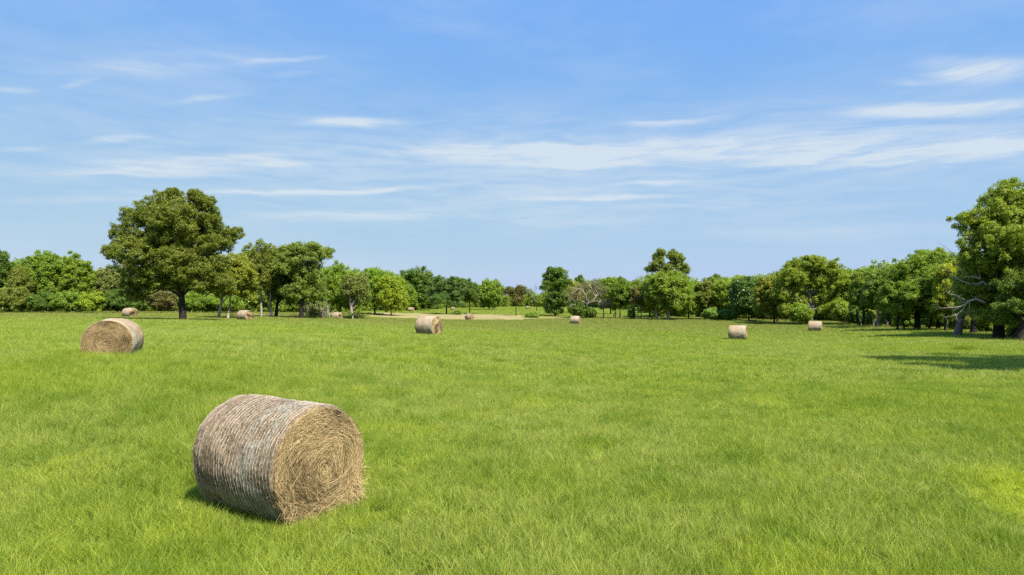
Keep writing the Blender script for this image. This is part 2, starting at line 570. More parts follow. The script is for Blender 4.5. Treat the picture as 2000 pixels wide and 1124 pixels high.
gme = bpy.data.meshes.new('meadow_grass')
gme.vertices.add(len(pts))
gme.vertices.foreach_set('co', pts.astype(np.float32).ravel())
a = gme.attributes.new('tile', 'INT', 'POINT')
a.data.foreach_set('value', np.concatenate(idxs).astype(np.int32))
a = gme.attributes.new('turn', 'FLOAT', 'POINT')
a.data.foreach_set('value', np.concatenate(rots).astype(np.float32))
a = gme.attributes.new('tall', 'FLOAT', 'POINT')
a.data.foreach_set('value', np.concatenate(scls).astype(np.float32))
a = gme.attributes.new('up', 'FLOAT_VECTOR', 'POINT')
a.data.foreach_set('vector', np.concatenate(ups).astype(np.float32).ravel())
gob = add('meadow_grass', gme, None, kind='stuff', label='lush green hay meadow grass covering the whole field', category='grass')
ng = bpy.data.node_groups.new('scatter_grass', 'GeometryNodeTree')
ng.interface.new_socket('Geometry', in_out='INPUT', socket_type='NodeSocketGeometry')
ng.interface.new_socket('Geometry', in_out='OUTPUT', socket_type='NodeSocketGeometry')
g = NT(ng)
gi = g.n('NodeGroupInput')
go = g.n('NodeGroupOutput')
ci = g.n('GeometryNodeCollectionInfo', {'Collection': lib, 'Separate Children': True, 'Reset Children': True})
na = lambda nm, ty: g.n('GeometryNodeInputNamedAttribute', {'Name': nm}, data_type=ty).outputs[0]
rot = g.n('ShaderNodeCombineXYZ', {2: na('turn', 'FLOAT')}).outputs[0]
rot = g.n('FunctionNodeEulerToRotation', {0: rot}).outputs[0]
rot = g.n('FunctionNodeAlignRotationToVector', {'Rotation': rot, 'Factor': 1.0, 'Vector': na('up', 'FLOAT_VECTOR')}, axis='Z').outputs[0]
scv = g.n('ShaderNodeCombineXYZ', {0: 1.0, 1: 1.0, 2: na('tall', 'FLOAT')}).outputs[0]
iop = g.n('GeometryNodeInstanceOnPoints', {'Points': gi.outputs[0], 'Instance': ci.outputs[0], 'Pick Instance': True, 'Instance Index': na('tile', 'INT'), 'Rotation': rot, 'Scale': scv})
ng.links.new(iop.outputs[0], go.inputs[0])
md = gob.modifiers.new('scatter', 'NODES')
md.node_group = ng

# ------------------------------------------------------------------ leaves, trees
G_MID = (0.085, 0.135, 0.020)
G_DARK = (0.050, 0.090, 0.018)
G_LIME = (0.120, 0.165, 0.018)
G_BLUE = (0.048, 0.090, 0.030)
G_OLIVE = (0.083, 0.108, 0.024)
G_GREY = (0.085, 0.108, 0.038)
G_YEL = (0.200, 0.190, 0.030)
G_BROWN = (0.062, 0.066, 0.028)
B_DARK = (0.034, 0.028, 0.022)  # near black: shade under the crowns is put into this bark colour
B_GREY = (0.20, 0.17, 0.14)
B_PALE = (0.36, 0.31, 0.25)
B_RED = (0.13, 0.075, 0.05)


def leaves_from_lobes(lobes, leaf, rng, dens=1.0, shell=0.45, clump=None):
    """lobes: list of (centre (3), radii (3)). returns verts, faces, tint"""
    C, N, S, T = [], [], [], []
    for c, r in lobes:
        c = np.asarray(c, float)
        r = np.asarray(r, float)
        area = 4 * math.pi * ((r[0] * r[1]) ** 1.6 / 3 + (r[0] * r[2]) ** 1.6 / 3 + (r[1] * r[2]) ** 1.6 / 3) ** (1 / 1.6)
        cr = clump if clump else max(leaf * 2.4, min(r) * rng.uniform(0.26, 0.40))
        ncl = max(6, int(area / (cr * cr * 2.0)))
        nl = max(8, int(cr * cr * 7.0 / (leaf * leaf) * dens))
        d = rng.normal(size=(ncl, 3))
        d /= np.linalg.norm(d, axis=1, keepdims=True)
        rad = shell + (1 - shell) * rng.random(ncl) ** 0.55
        rad *= 1 + 0.10 * rng.normal(size=ncl)
        cc = c + d * r * rad[:, None]
        crs = cr * rng.uniform(0.55, 1.25, ncl)
        ctint = 0.42 + 0.12 * rng.normal(size=ncl)
        q = rng.normal(size=(ncl, nl, 3))
        q /= np.linalg.norm(q, axis=2, keepdims=True)
        qr = q * (rng.random((ncl, nl, 1)) ** 0.45)
        pos = cc[:, None, :] + qr * (crs[:, None, None] * np.array([1.0, 1.0, 0.82]))
        nrm = 0.5 * q + 0.45 * d[:, None, :] + np.array([0, 0, 0.45]) + 0.85 * rng.normal(size=q.shape)
        C.append(pos.reshape(-1, 3))
        N.append(nrm.reshape(-1, 3))
        S.append(leaf * rng.uniform(0.6, 1.35, ncl * nl))
        T.append(np.clip(np.repeat(ctint, nl) + 0.20 * rng.normal(size=ncl * nl), 0, 1))
    C, N, S, T = np.concatenate(C), np.concatenate(N), np.concatenate(S), np.concatenate(T)
    N /= np.maximum(np.linalg.norm(N, axis=1, keepdims=True), 1e-6)
    n = len(C)
    rv = rng.normal(size=(n, 3))
    a = np.cross(N, rv)
    a /= np.maximum(np.linalg.norm(a, axis=1, keepdims=True), 1e-6)
    b = np.cross(N, a)
    s = S[:, None]
    fold = N * (S * 0.12)[:, None]
    V = np.stack([C - a * s * 0.55, C + b * s * 0.34 + fold, C + a * s * 0.55, C - b * s * 0.34 + fold], 1).reshape(-1, 3)
    Fq = np.arange(n * 4).reshape(n, 4)
    return V, Fq, T


def sublobes(lobes, rng, k=7):
    """break every lobe into smaller bunches so that shaded gaps open between them"""
    out = []
    for c, r in lobes:
        c, r = np.asarray(c, float), np.asarray(r, float)
        out.append((c, r * 0.52))
        for i in range(k):
            h = -0.75 + 1.7 * (i + rng.random()) / k
            h = min(h, .97)
            a = i * 2.39996 + rng.uniform(-.5, .5)
            q = math.sqrt(1 - min(h * h, 1))
            dv = np.array([q * math.cos(a), q * math.sin(a), h])
            f = rng.uniform(.28, .46)
            out.append((c + dv * r * (1.10 - f) * rng.uniform(.85, 1.14), r * f * np.array([rng.uniform(.9, 1.3), 1.0, rng.uniform(.9, 1.15)])))
        for i in range(7):      # ragged outer sprays
            dv = rng.normal(size=3)
            dv[2] = dv[2] * .8 + .3
            dv /= np.linalg.norm(dv)
            out.append((c + dv * r * rng.uniform(.95, 1.22), r * rng.uniform(.10, .20)))
    return out


def bent(p0, p1, rng, n=6, sag=0.12):
    p0, p1 = np.asarray(p0, float), np.asarray(p1, float)
    L = np.linalg.norm(p1 - p0)
    off = rng.normal(size=3) * sag * L
    t = np.linspace(0, 1, n)[:, None]
    w = rng.normal(size=(n, 3)) * 0.025 * L
    w[0] = w[-1] = 0
    return p0 + (p1 - p0) * t + off * (4 * t * (1 - t)) * 0.5 + w


def auto_lobes(px, d, x0, x1, yt, yb, rng, n=9, depth=0.85):
    """rounded lobes filling a crown box given in photo rows/columns at distance d"""
    s = d / F
    cx = (x0 + x1) / 2
    cy = (yt + yb) / 2
    hw, hh = (x1 - x0) / 2 * s, (yb - yt) / 2 * s
    c = np.array([col_x(cx, d), d, row_z(cy, d)])
    out = [(c, np.array([hw * .62, hw * .62 * depth, hh * .66]))]
    for i in range(n):
        ga = i * 2.39996 + rng.uniform(0, 0.6)
        h = -0.80 + 1.75 * (i + 0.5) / n
        h = min(h, 0.95)
        rr = max(0.0, 1 - abs(h) ** (2.4 if h > 0 else 5)) ** (1 / (2.4 if h > 0 else 3))
        f = rng.uniform(0.36, 0.52)
        dirv = np.array([rr * math.cos(ga), rr * math.sin(ga) * depth, h])
        ctr = c + dirv * np.array([hw, hw, hh]) * (1 - f) * rng.uniform(0.92, 1.08)
        lr = np.array([hw * f, hw * f * depth, min(hh, hw * 1.3) * f]) * rng.uniform(0.9, 1.2)
        out.append((ctr, lr))
    return out


def px_lobes(d, ell, rng, depth=0.8):
    """ell: (cx, cy, rx, ry[, depth offset in metres]) in photo pixels at distance d"""
    s = d / F
    out = []
    for e in ell:
        oy = e[4] if len(e) > 4 else rng.uniform(-0.5, 0.5) * e[2] * s
        out.append((np.array([col_x(e[0], d), d + oy, row_z(e[1], d)]), np.array([e[2] * s, e[2] * s * depth, e[3] * s])))
    return out


SEED = [1000]
TL = 'trees of the far tree line'


def tree(name, label, d, tx, box=None, ell=None, leafc=G_MID, barkc=B_DARK, tr=None, group=None, dens=1.0, shell=0.45, leafpx=1.0, n=9,
         extra_trunks=(), cat='tree', depth=0.85, lean=0.0, crown_name='crown', twigs=0.5, clump=None, limb_k=1.0, bare=None, subk=9):
    SEED[0] += 1
    rng = np.random.default_rng(SEED[0])
    x = col_x(tx, d)
    z0 = gz(x, d)
    if box and box[3] >= 596 and group == TL and not extra_trunks and dens >= 0.7:
        box = (box[0], box[1], box[2], HOR + (H - z0) / d * F - 2)      # leafy down to the ground
        n += 5
    lobes = px_lobes(d, ell, rng, depth) if ell else auto_lobes(tx, d, *box, rng, n, depth)
    org = np.array([x, d, z0])
    leaf = float(np.clip(d / 683.0 * leafpx * rng.uniform(0.85, 1.3), 0.09, 0.8))
    V, Fq, T = leaves_from_lobes(sublobes(lobes, rng, subk), leaf, rng, dens, shell, clump)
    V[:, 2] = np.maximum(V[:, 2], z0 + 0.02)
    root = empty(name, (x, d, z0), label, cat, group)
    me = mesh_np(crown_name, V - org, [Fq], {'tint': ('FACE', T)})
    cr = add(crown_name, me, M_LEAF, root)
    cr.color = (*leafc, 1)
    # trunk and limbs
    top = max(c[2] + 0.4 * r[2] for c, r in lobes)
    ccx = np.mean([c for c, r in lobes], 0)
    hgt = top - z0
    tr = tr if tr else max(0.10, hgt * 0.022)
    paths = []
    tt = np.linspace(0, 1, 9)
    tip = np.array([x + (ccx[0] - x) * 0.7 + lean, d + rng.normal() * 0.3, z0 + hgt * 0.85])
    P = org + (tip - org) * tt[:, None]
    P[:, 0] += (ccx[0] - x) * 0.0 + np.sin(tt * 5 + rng.uniform(0, 6)) * 0.02 * hgt * tt
    P[0, 2] -= 0.25
    rad = tr * (1 - 0.86 * tt)
    rad[0] *= 1.2
    rad[1] *= 1.02
    paths.append((P, rad))
    for c, r in lobes:
        lowest = min(max((c[2] - z0) / hgt - 0.20, 0.24), 0.7)
        k = lowest + rng.uniform(-0.05, 0.08)
        q = org + (tip - org) * k
        kk = k * 8
        i = int(min(max(kk, 0), 7))
        q = P[i] + (P[i + 1] - P[i]) * (kk - i)
        r0 = tr * (1 - 0.8 * k) * 0.55 * limb_k
        L = bent(q, c, rng, 7, 0.10)
        L[1:4, 2] += 0.03 * hgt
        paths.append((L, np.linspace(r0, r0 * 0.25, 7)))
        for _ in range(int(6 * twigs) + 1):
            dv = rng.normal(size=3)
            dv[2] = abs(dv[2]) * 0.8
            dv /= np.linalg.norm(dv)
            j = rng.integers(3, 7)
            paths.append((bent(L[j], c + dv * r * rng.uniform(0.7, 1.0), rng, 5, 0.1), np.linspace(r0 * 0.35, r0 * 0.08 + 0.005, 5)))
    for ex, etop, er in extra_trunks:
        bx = col_x(ex, d)
        dd = d + rng.uniform(-0.6, 0.6)
        b0 = np.array([bx, dd, gz(bx, dd) - 0.2])
        tgt = min(lobes, key=lambda l: abs(l[0][0] - bx) + 0.3 * abs(l[0][2] - z0))[0]
        e1 = np.array([bx + (tgt[0] - bx) * 0.6, tgt[1], row_z(etop, d)])
        paths.append((bent(b0, e1, rng, 7, 0.06), er * np.linspace(1.2, 0.35, 7)))
    Vt, Ft = tubes(paths)
    tk = add('trunk', mesh_np('trunk', Vt - org, [Ft], smooth=True), M_BARK, root)
    tk.color = (*barkc, 1)
    if bare:
        Vb, Fb = tubes(bare(rng))
        bo = add('dead_limb', mesh_np('dead_limb', Vb - org, [Fb], smooth=True), M_BARK, root)
        bo.color = (*B_PALE, 1)
        bo['label'] = 'bare grey dead limbs without leaves'
    return root


def shrub(label, d, box, leafc, dens=1.0, name='shrub', n=7, group='shrubs along the field edge', **k):
    cx = (box[0] + box[1]) / 2
    return tree(name, label, d, cx, box=box, leafc=leafc, dens=dens, n=n, group=group, cat='shrub', crown_name='foliage', tr=0.05, **k)


def branching(p0, dirv, length, r0, rng, depth=3, spread=0.6, n=3):
    """recursive bare branches"""
    out = []
    dirv = np.asarray(dirv, float) / np.linalg.norm(dirv)
    p1 = np.asarray(p0) + dirv * length
    L = bent(p0, p1, rng, 6, 0.10)
    out.append((L, np.linspace(r0, r0 * 0.45, 6)))
    if depth > 0:
        for i in range(n):
            dv = dirv + rng.normal(size=3) * spread
            j = rng.integers(2, 6)
            out += branching(L[j], dv, length * rng.uniform(0.5, 0.8), r0 * 0.5, rng, depth - 1, spread, n)
    return out


TL = 'trees of the far tree line'
# ---- left woodland edge
tree('woodland_tree', 'dark oak cut by the photo edge, at the far left end of the woodland', 128, -5, box=(-60, 28, 484, 600), leafc=G_DARK, group=TL)
tree('woodland_tree', 'bushy mid green tree with a rounded twin top in the left woodland', 130, 95, box=(48, 128, 482, 605), leafc=G_MID, group=TL, n=11)
tree('woodland_tree', 'fresh green domed tree just right of the twin topped one in the left woodland', 131, 150, box=(112, 182, 490, 605), leafc=(0.095, 0.145, 0.020), group=TL, n=11)
tree('woodland_tree', 'lower grey green tree filling the gap left of the big lone oak', 134, 208, box=(172, 245, 520, 606), leafc=G_GREY, group=TL, n=10)
tree('woodland_tree', 'small olive tree between the cut off oak and the twin topped tree', 127, 42, box=(18, 66, 508, 600), leafc=G_OLIVE, group=TL, n=8, dens=0.8)
shrub('brownish twiggy thicket at the far left edge of the field', 121, (-20, 62, 556, 614), G_OLIVE, dens=0.8)
shrub('dull green rounded bush beside the brownish thicket', 120, (60, 108, 570, 614), G_DARK)
shrub('broad mid green bush below the domed left woodland tree', 119, (98, 160, 567, 614), G_MID)
shrub('bright yellow green bush left of the big lone oak', 120, (152, 210, 571, 614), G_LIME)
shrub('dark low bush behind the hay bale at the left', 121, (200, 270, 562, 613), G_DARK)
shrub('shrub with dead tan leaves under the big lone oak', 122, (285, 345, 563, 612), (0.080, 0.080, 0.036), dens=0.6)
shrub('green undergrowth bush right of the dead leaved shrub', 124, (340, 400, 572, 612), G_MID)
shrub('green undergrowth bush behind the red barked trunk', 126, (392, 470, 574, 612), G_MID)
# ---- big lone oak
tree('oak_tree', 'big spreading lone oak with a dark straight trunk in the left of the field', 80, 358,
     ell=[(348, 428, 46, 34), (310, 470, 50, 42), (380, 475, 46, 40), (340, 520, 60, 38), (330, 404, 40, 28), (290, 420, 34, 28), (388, 408, 34, 27), (258, 428, 26, 24), (242, 462, 26, 28), (410, 432, 26, 24), (418, 468, 36, 28),
          (350, 455, 60, 44), (285, 478, 46, 36), (246, 520, 24, 26), (262, 556, 26, 20), (305, 540, 48, 30), (392, 520, 52, 36), (350, 515, 40, 34, -2.5),
          (454, 456, 16, 11), (440, 470, 14, 10), (420, 552, 40, 20), (328, 380, 20, 12), (336, 375, 8, 6), (380, 384, 16, 12), (374, 378, 7, 5), (300, 402, 16, 12), (402, 398, 16, 12), (224, 496, 20, 17), (212, 488, 10, 8), (345, 430, 44, 30, -2.6), (300, 500, 40, 30, -2.6), (270, 575, 26, 12), (380, 556, 34, 16)],
     leafc=(0.074, 0.096, 0.018), tr=0.40, leafpx=1.1, shell=0.5, dens=0.85, twigs=0.8, group='field oaks', limb_k=.8)
# ---- trees right of the oak
tree('woodland_tree', 'yellow tinged tree directly behind the right side of the big oak', 96, 426, box=(402, 502, 492, 600), leafc=(0.115, 0.140, 0.022), barkc=B_PALE, group=TL, extra_trunks=[(448, 570, .16)], tr=0.22)
tree('woodland_tree', 'tall dark green tree with a thin pale trunk beside a hay bale', 106, 511, box=(464, 548, 466, 590), leafc=G_OLIVE, barkc=B_PALE, tr=0.17, group=TL, extra_trunks=[(526, 560, .22)], dens=.85, n=11)
tree('woodland_tree', 'tall dark tree with a thick black trunk in the group right of the oak', 108, 539, box=(515, 588, 470, 600), leafc=G_DARK, tr=0.27, group=TL, n=10)
tree('woodland_tree', 'open crowned tree with a forked dark trunk at the end of the tall group', 104, 589,
     ell=[(585, 505, 28, 26), (612, 500, 28, 20), (632, 495, 15, 12), (598, 540, 36, 28), (575, 570, 26, 22), (610, 572, 28, 18), (560, 520, 22, 30), (600, 485, 24, 10), (566, 488, 18, 12)],
     leafc=(0.085, 0.120, 0.030), tr=0.36, group=TL, dens=.72, shell=.6, twigs=1.2)
tree('woodland_tree', 'dense bright green tree right of the open crowned one', 128, 664, box=(628, 708, 511, 604), leafc=(0.095, 0.150, 0.020), group=TL, n=11)


def snag_small(rng):
    d = 122
    b0 = np.array([col_x(690, d), d - 1, gz(col_x(690, d), d) - .2])
    out = []
    for path, r0 in ((((690, 612), (687, 590), (686, 565), (683, 548)), .24), (((689, 597), (695, 588), (703, 578), (708, 572)), .13), (((687, 606), (694, 601), (699, 597)), .12), (((684, 575), (676, 562), (672, 552)), .08)):
        P = np.array([(col_x(a, d), d - 1, row_z(c, d)) for a, c in path])
        out.append((P, np.linspace(r0, r0 * .4, len(P))))
    return out


tree('half_dead_tree', 'thin grey green tree with a pale dead trunk at the dry strip end', 122, 689, box=(664, 722, 532, 600), leafc=G_GREY, barkc=B_PALE, tr=0.14, dens=.4, shell=.6, group=TL, bare=snag_small)
tree('woodland_tree', 'broad bright green tree behind the pale dead trunk', 150, 732, box=(694, 775, 522, 606), leafc=(0.090, 0.150, 0.018), group=TL, n=11)
tree('woodland_tree', 'yellow lime tree hanging over the dry strip', 146, 764, box=(738, 792, 534, 606), leafc=G_LIME, group=TL, n=9)
tree('woodland_tree', 'tall round topped dark tree behind the lone sapling of the far meadow', 250, 812, box=(776, 850, 523, 606), leafc=G_DARK, group=TL, n=12)
tree('woodland_tree', 'low mid green tree left of the round topped far tree', 240, 786, box=(768, 812, 556, 606), leafc=G_MID, group=TL, n=7)
tree('meadow_tree', 'dark umbrella shaped tree standing alone on its stem behind the dry strip', 170, 872,
     ell=[(872, 565, 28, 22), (850, 572, 18, 16), (893, 568, 16, 18), (872, 585, 32, 14), (860, 552, 16, 11), (886, 551, 16, 11), (900, 550, 8, 6)], leafc=G_BLUE, tr=0.20, group='meadow trees')
tree('meadow_tree', 'slim green tree on a thin stem next to the umbrella shaped one', 178, 917, box=(896, 940, 546, 599), leafc=G_DARK, tr=0.15, group='meadow trees', n=8)
tree('woodland_tree', 'round dense tree at the back of the far meadow', 285, 955, box=(930, 980, 548, 604), leafc=G_MID, group=TL, n=10)
tree('meadow_tree', 'sparse brownish small tree on a thin stem beside the dry strip', 165, 1008,
     ell=[(1005, 572, 16, 9), (1018, 566, 9, 6), (994, 568, 11, 6), (1010, 583, 10, 8)], leafc=G_BROWN, tr=0.13, dens=.38, shell=.6, group='meadow trees')


def sticks(specs, d, dd=0.0):
    out = []
    for pts, r0, r1 in specs:
        P = np.array([(col_x(a, d), d + dd + 0.15 * i, row_z(c, d)) for i, (a, c) in enumerate(pts)])
        out.append((P, np.linspace(r0, r1, len(P))))
    return out


def bare_tree(name, label, d, tx, specs, colr, group, seed, twig_n=8, twig_l=1.2):
    rng = np.random.default_rng(seed)
    x = col_x(tx, d)
    z0 = gz(x, d)
    root = empty(name, (x, d, z0), label, 'tree', group)
    paths = sticks(specs, d)
    tw = []
    for P, r in paths[1:]:
        for _ in range(twig_n):
            j = rng.integers(1, len(P))
            dv = rng.normal(size=3)
            dv[2] += .5
            dv += 0.8 * (P[-1] - P[0]) / np.linalg.norm(P[-1] - P[0])
            tw += branching(P[j], dv, twig_l * rng.uniform(.5, 1.2), max(.02, r[-1] * .7), rng, 1, .5, 2)
    org = np.array([x, d, z0])
    V, Fq = tubes(paths, 6)
    t1 = add('trunk', mesh_np('trunk', V - org, [Fq], smooth=True), M_BARK, root)
    t1.color = (*colr, 1)
    V, Fq = tubes(tw, 4)
    t2 = add('twigs', mesh_np('twigs', V - org, [Fq]), M_BARK, root)
    t2.color = (*colr, 1)
    return root


bare_tree('dead_tree', 'small leaning bare dead tree right of the brownish one', 163, 1048,
          [(((1048, 619), (1048, 600), (1045, 585), (1040, 574)), .13, .05), (((1046, 590), (1037, 574), (1032, 566)), .07, .03), (((1045, 585), (1044, 572), (1048, 564)), .05, .02)], B_GREY, 'dead trees', 31)
tree('woodland_tree', 'tall narrow tree leafy down to the ground in the middle of the tree line', 160, 1084,
     ell=[(1086, 552, 20, 24), (1078, 540, 15, 15), (1096, 548, 14, 20), (1068, 560, 10, 8), (1086, 580, 20, 22), (1084, 604, 17, 12), (1084, 532, 12, 8), (1098, 568, 16, 16)],
     leafc=G_DARK, tr=0.24, group=TL)
tree('woodland_tree', 'pale yellow green tree behind the grey bare one', 215, 1112, box=(1094, 1138, 545, 606), leafc=(0.13, 0.15, 0.03), group=TL, n=8)
tree('woodland_tree', 'small dark round treetop poking out behind the grey bare tree', 225, 1132, box=(1119, 1146, 533, 606), leafc=G_DARK, group=TL, n=7)
# half bare grey tree
tree('half_dead_tree', 'wide grey half bare tree with twisted pale limbs in the middle of the tree line', 148, 1144,
     ell=[(1140, 560, 20, 10), (1118, 575, 18, 12), (1165, 560, 18, 12), (1185, 570, 14, 12), (1150, 582, 26, 12), (1128, 592, 16, 8)], leafc=(0.080, 0.090, 0.036), barkc=B_GREY,
     tr=0.34, dens=.16, shell=.4, group=TL, twigs=2.5, limb_k=1.2,
     bare=lambda rng: sum([branching(np.array([col_x(1146, 148), 147.2, row_z(594, 148)]), dv, ln, .17, rng, 3, .5, 3) for dv, ln in
                           (((1, 0, .8), 3.2), ((.3, 0, 1), 3.4), ((-.9, 0, .7), 3.0), ((1, -.2, .15), 3.0), ((-.3, -.2, 1), 2.6), ((-1, 0, .2), 2.6))], []))
shrub('dark ivy like bush at the foot of the grey half bare tree', 147, (1112, 1140, 588, 621), G_DARK)
shrub('small dark bush right of the grey half bare trunk', 146.5, (1144, 1160, 603, 620), G_DARK, n=4)
bare_tree('dead_tree', 'small dark bare sapling with a crooked top in front of the tree line', 140, 1179,
          [(((1179, 624), (1179, 608), (1177, 600), (1172, 592)), .15, .06), (((1178, 603), (1186, 596), (1190, 588)), .07, .03), (((1175, 597), (1164, 596), (1156, 592)), .07, .03), (((1177, 600), (1178, 590), (1182, 584)), .05, .02)], B_DARK, 'dead trees', 32)
tree('woodland_tree', 'mid green tree with a flat top right of the grey half bare one', 190, 1192, box=(1172, 1214, 538, 606), leafc=G_MID, group=TL, n=9)
tree('woodland_tree', 'deep green tree on three thin stems at the field edge', 144, 1211, box=(1190, 1234, 540, 606), leafc=(0.070, 0.115, 0.020), tr=.13, group=TL, extra_trunks=[(1203, 590, .10), (1196, 598, .07)], n=9)
tree('half_dead_tree', 'thin pinkish yellow leaved sapling pair between two green trees', 142, 1246, box=(1232, 1260, 552, 610), leafc=(0.085, 0.088, 0.035), barkc=B_GREY, tr=.10, dens=.35, group=TL, extra_trunks=[(1250, 585, .10)], n=6)
tree('conifer_sapling', 'tiny dark upright sapling at the field edge', 141, 1233, box=(1230.5, 1236, 602, 622), leafc=G_DARK, tr=.05, n=4, group=TL)
tree('woodland_tree', 'tallest poplar like tree with an open upper crown right of centre', 152, 1306,
     ell=[(1286, 504, 11, 12), (1284, 518, 15, 11), (1320, 505, 12, 12), (1326, 520, 16, 13), (1300, 528, 15, 12), (1272, 526, 9, 6), (1338, 529, 8, 7), (1312, 498, 8, 8), (1291, 494, 6, 5), (1308, 542, 28, 14), (1306, 562, 24, 28)],
     leafc=(0.080, 0.110, 0.025), tr=.3, dens=.62, shell=.6, group=TL, twigs=1.2)
tree('woodland_tree', 'wide round green tree in front of the tall poplar', 138, 1304, box=(1258, 1352, 528, 618), leafc=(0.095, 0.140, 0.022), barkc=B_PALE, tr=.2, group=TL, n=14, extra_trunks=[(1284, 590, .16)])
tree('woodland_tree', 'yellow flecked tree left of the wide round one', 150, 1268, box=(1246, 1300, 538, 618), leafc=(0.14, 0.15, 0.022), group=TL, n=9)
tree('woodland_tree', 'grey green tree right of the wide round one', 143, 1345, box=(1322, 1370, 545, 620), leafc=G_MID, group=TL, n=9)
tree('woodland_tree', 'distant dark treetop showing above the right of centre trees', 230, 1402, box=(1378, 1424, 534, 610), leafc=G_DARK, group=TL, n=8)
tree('woodland_tree', 'shady olive tree behind the two light bushes', 142, 1378, box=(1350, 1404, 548, 622), leafc=G_OLIVE, group=TL, n=9)
tree('woodland_tree', 'light green broad tree above the two light bushes', 140, 1428, box=(1392, 1470, 538, 618), leafc=(0.105, 0.150, 0.020), group=TL, n=11)
shrub('light blue green bush at the field edge right of the wide round tree', 133, (1374, 1402, 602, 627), (0.085, 0.150, 0.035), n=6)
shrub('smaller light bush next to the blue green one', 133, (1402, 1430, 605, 627), (0.075, 0.135, 0.028), n=6)
tree('woodland_tree', 'dark blue green tree with long drooping leaves above the hay bale right of centre', 130, 1462, box=(1430, 1502, 540, 622), leafc=G_BLUE, group=TL, n=12, leafpx=1.5)
tree('woodland_tree', 'olive tree with a small high top left of the big forked tree', 118, 1512, box=(1476, 1545, 532, 626), leafc=(0.110, 0.130, 0.022), group=TL, n=11)
tree('woodland_tree', 'small dark treetop left of the big forked tree', 122, 1518, box=(1504, 1535, 514, 600), leafc=G_DARK, group=TL, n=6)
tree('woodland_tree', 'big forked tree with a wide lime crown behind the hay bale at the right', 112, 1584,
     ell=[(1562, 520, 26, 18), (1590, 518, 26, 16), (1618, 525, 24, 18), (1545, 540, 28, 22), (1580, 548, 36, 26), (1625, 548, 28, 24), (1530, 570, 26, 24), (1560, 585, 26, 20), (1605, 580, 30, 22), (1578, 506, 8, 5), (1590, 506, 7, 5), (1540, 605, 22, 18), (1615, 608, 24, 18), (1570, 612, 20, 14)],
     leafc=(0.100, 0.138, 0.020), barkc=B_GREY, tr=.42, group=TL, twigs=.8)
shrub('light green rounded bush right of the big forked trunk', 108, (1625, 1668, 585, 636), (0.105, 0.150, 0.022))
shrub('low bush with light leaves in front of the big forked trunk', 110, (1548, 1582, 594, 634), G_MID)
tree('woodland_tree', 'mid green tree with a level top right of the big forked tree', 112, 1664, box=(1634, 1702, 520, 618), leafc=(0.095, 0.140, 0.020), group=TL, n=11, tr=.2)
tree('woodland_tree', 'mid green tree on a slightly leaning dark trunk before the multi stemmed tree', 96, 1686, box=(1660, 1726, 528, 620), leafc=(0.085, 0.125, 0.020), group=TL, n=10, tr=.22, extra_trunks=[(1676, 605, .28)])
tree('woodland_tree', 'multi stemmed dark tree at the bend of the right tree line', 92, 1712, box=(1684, 1762, 522, 624), leafc=(0.070, 0.110, 0.022), barkc=B_GREY, group=TL, n=12, tr=.17, extra_trunks=[(1705, 610, .12), (1718, 612, .11), (1736, 600, .16)])
tree('woodland_tree', 'very broad dome shaped tree on a thick dark trunk left of the dead snag', 79, 1791,
     ell=[(1800, 525, 55, 36), (1765, 545, 40, 34), (1840, 530, 44, 38), (1800, 570, 60, 34), (1752, 585, 36, 28), (1850, 580, 40, 36), (1780, 600, 42, 18), (1820, 508, 36, 20), (1735, 570, 22, 22), (1800, 555, 40, 30, -2.5), (1762, 575, 26, 20, -2.5), (1748, 606, 24, 14, -1), (1816, 612, 22, 12, -1), (1848, 614, 24, 14, 1), (1775, 622, 14, 8, 1.5)],
     leafc=(0.090, 0.138, 0.022), tr=.36, group=TL, extra_trunks=[(1752, 600, .14), (1770, 610, .12), (1812, 605, .13), (1828, 605, .15), (1838, 610, .10)])
tree('woodland_tree', 'light green young tree behind the dead snag limbs', 74, 1846, box=(1822, 1882, 492, 640), leafc=(0.140, 0.170, 0.022), group=TL, n=9, tr=.14)


def snag_big(rng):
    d = 60.5
    sp = [(((1884, 566), (1878, 556), (1872, 552)), .16, .12),
          (((1872, 552), (1862, 557), (1848, 555), (1838, 550), (1822, 541), (1815, 545)), .13, .025),
          (((1866, 546), (1852, 542), (1840, 543), (1838, 530), (1832, 510), (1826, 498), (1812, 484)), .11, .012),
          (((1866, 546), (1868, 535), (1866, 528)), .06, .015),
          (((1874, 590), (1860, 584), (1848, 588), (1842, 592), (1832, 580), (1822, 566)), .12, .02),
          (((1846, 589), (1832, 598), (1818, 600), (1798, 601)), .06, .015),
          (((1842, 590), (1836, 604), (1828, 612), (1818, 616)), .06, .015),
          (((1838, 586), (1826, 578), (1812, 574)), .04, .012),
          (((1846, 588), (1848, 600), (1849, 608)), .04, .012),
          (((1858, 466), (1866, 462), (1873, 457)), .02, .012), (((1866, 484), (1860, 478), (1856, 482)), .03, .01)]
    out = sticks(sp, d, -3.2)
    tw = []
    for P, r in out[1:]:
        for _ in range(5):
            j = rng.integers(1, len(P))
            dv = rng.normal(size=3) * .7 + (P[-1] - P[0]) / np.linalg.norm(P[-1] - P[0])
            tw += branching(P[j], dv, rng.uniform(.3, .9), .014, rng, 1, .5, 2)
    return out + tw


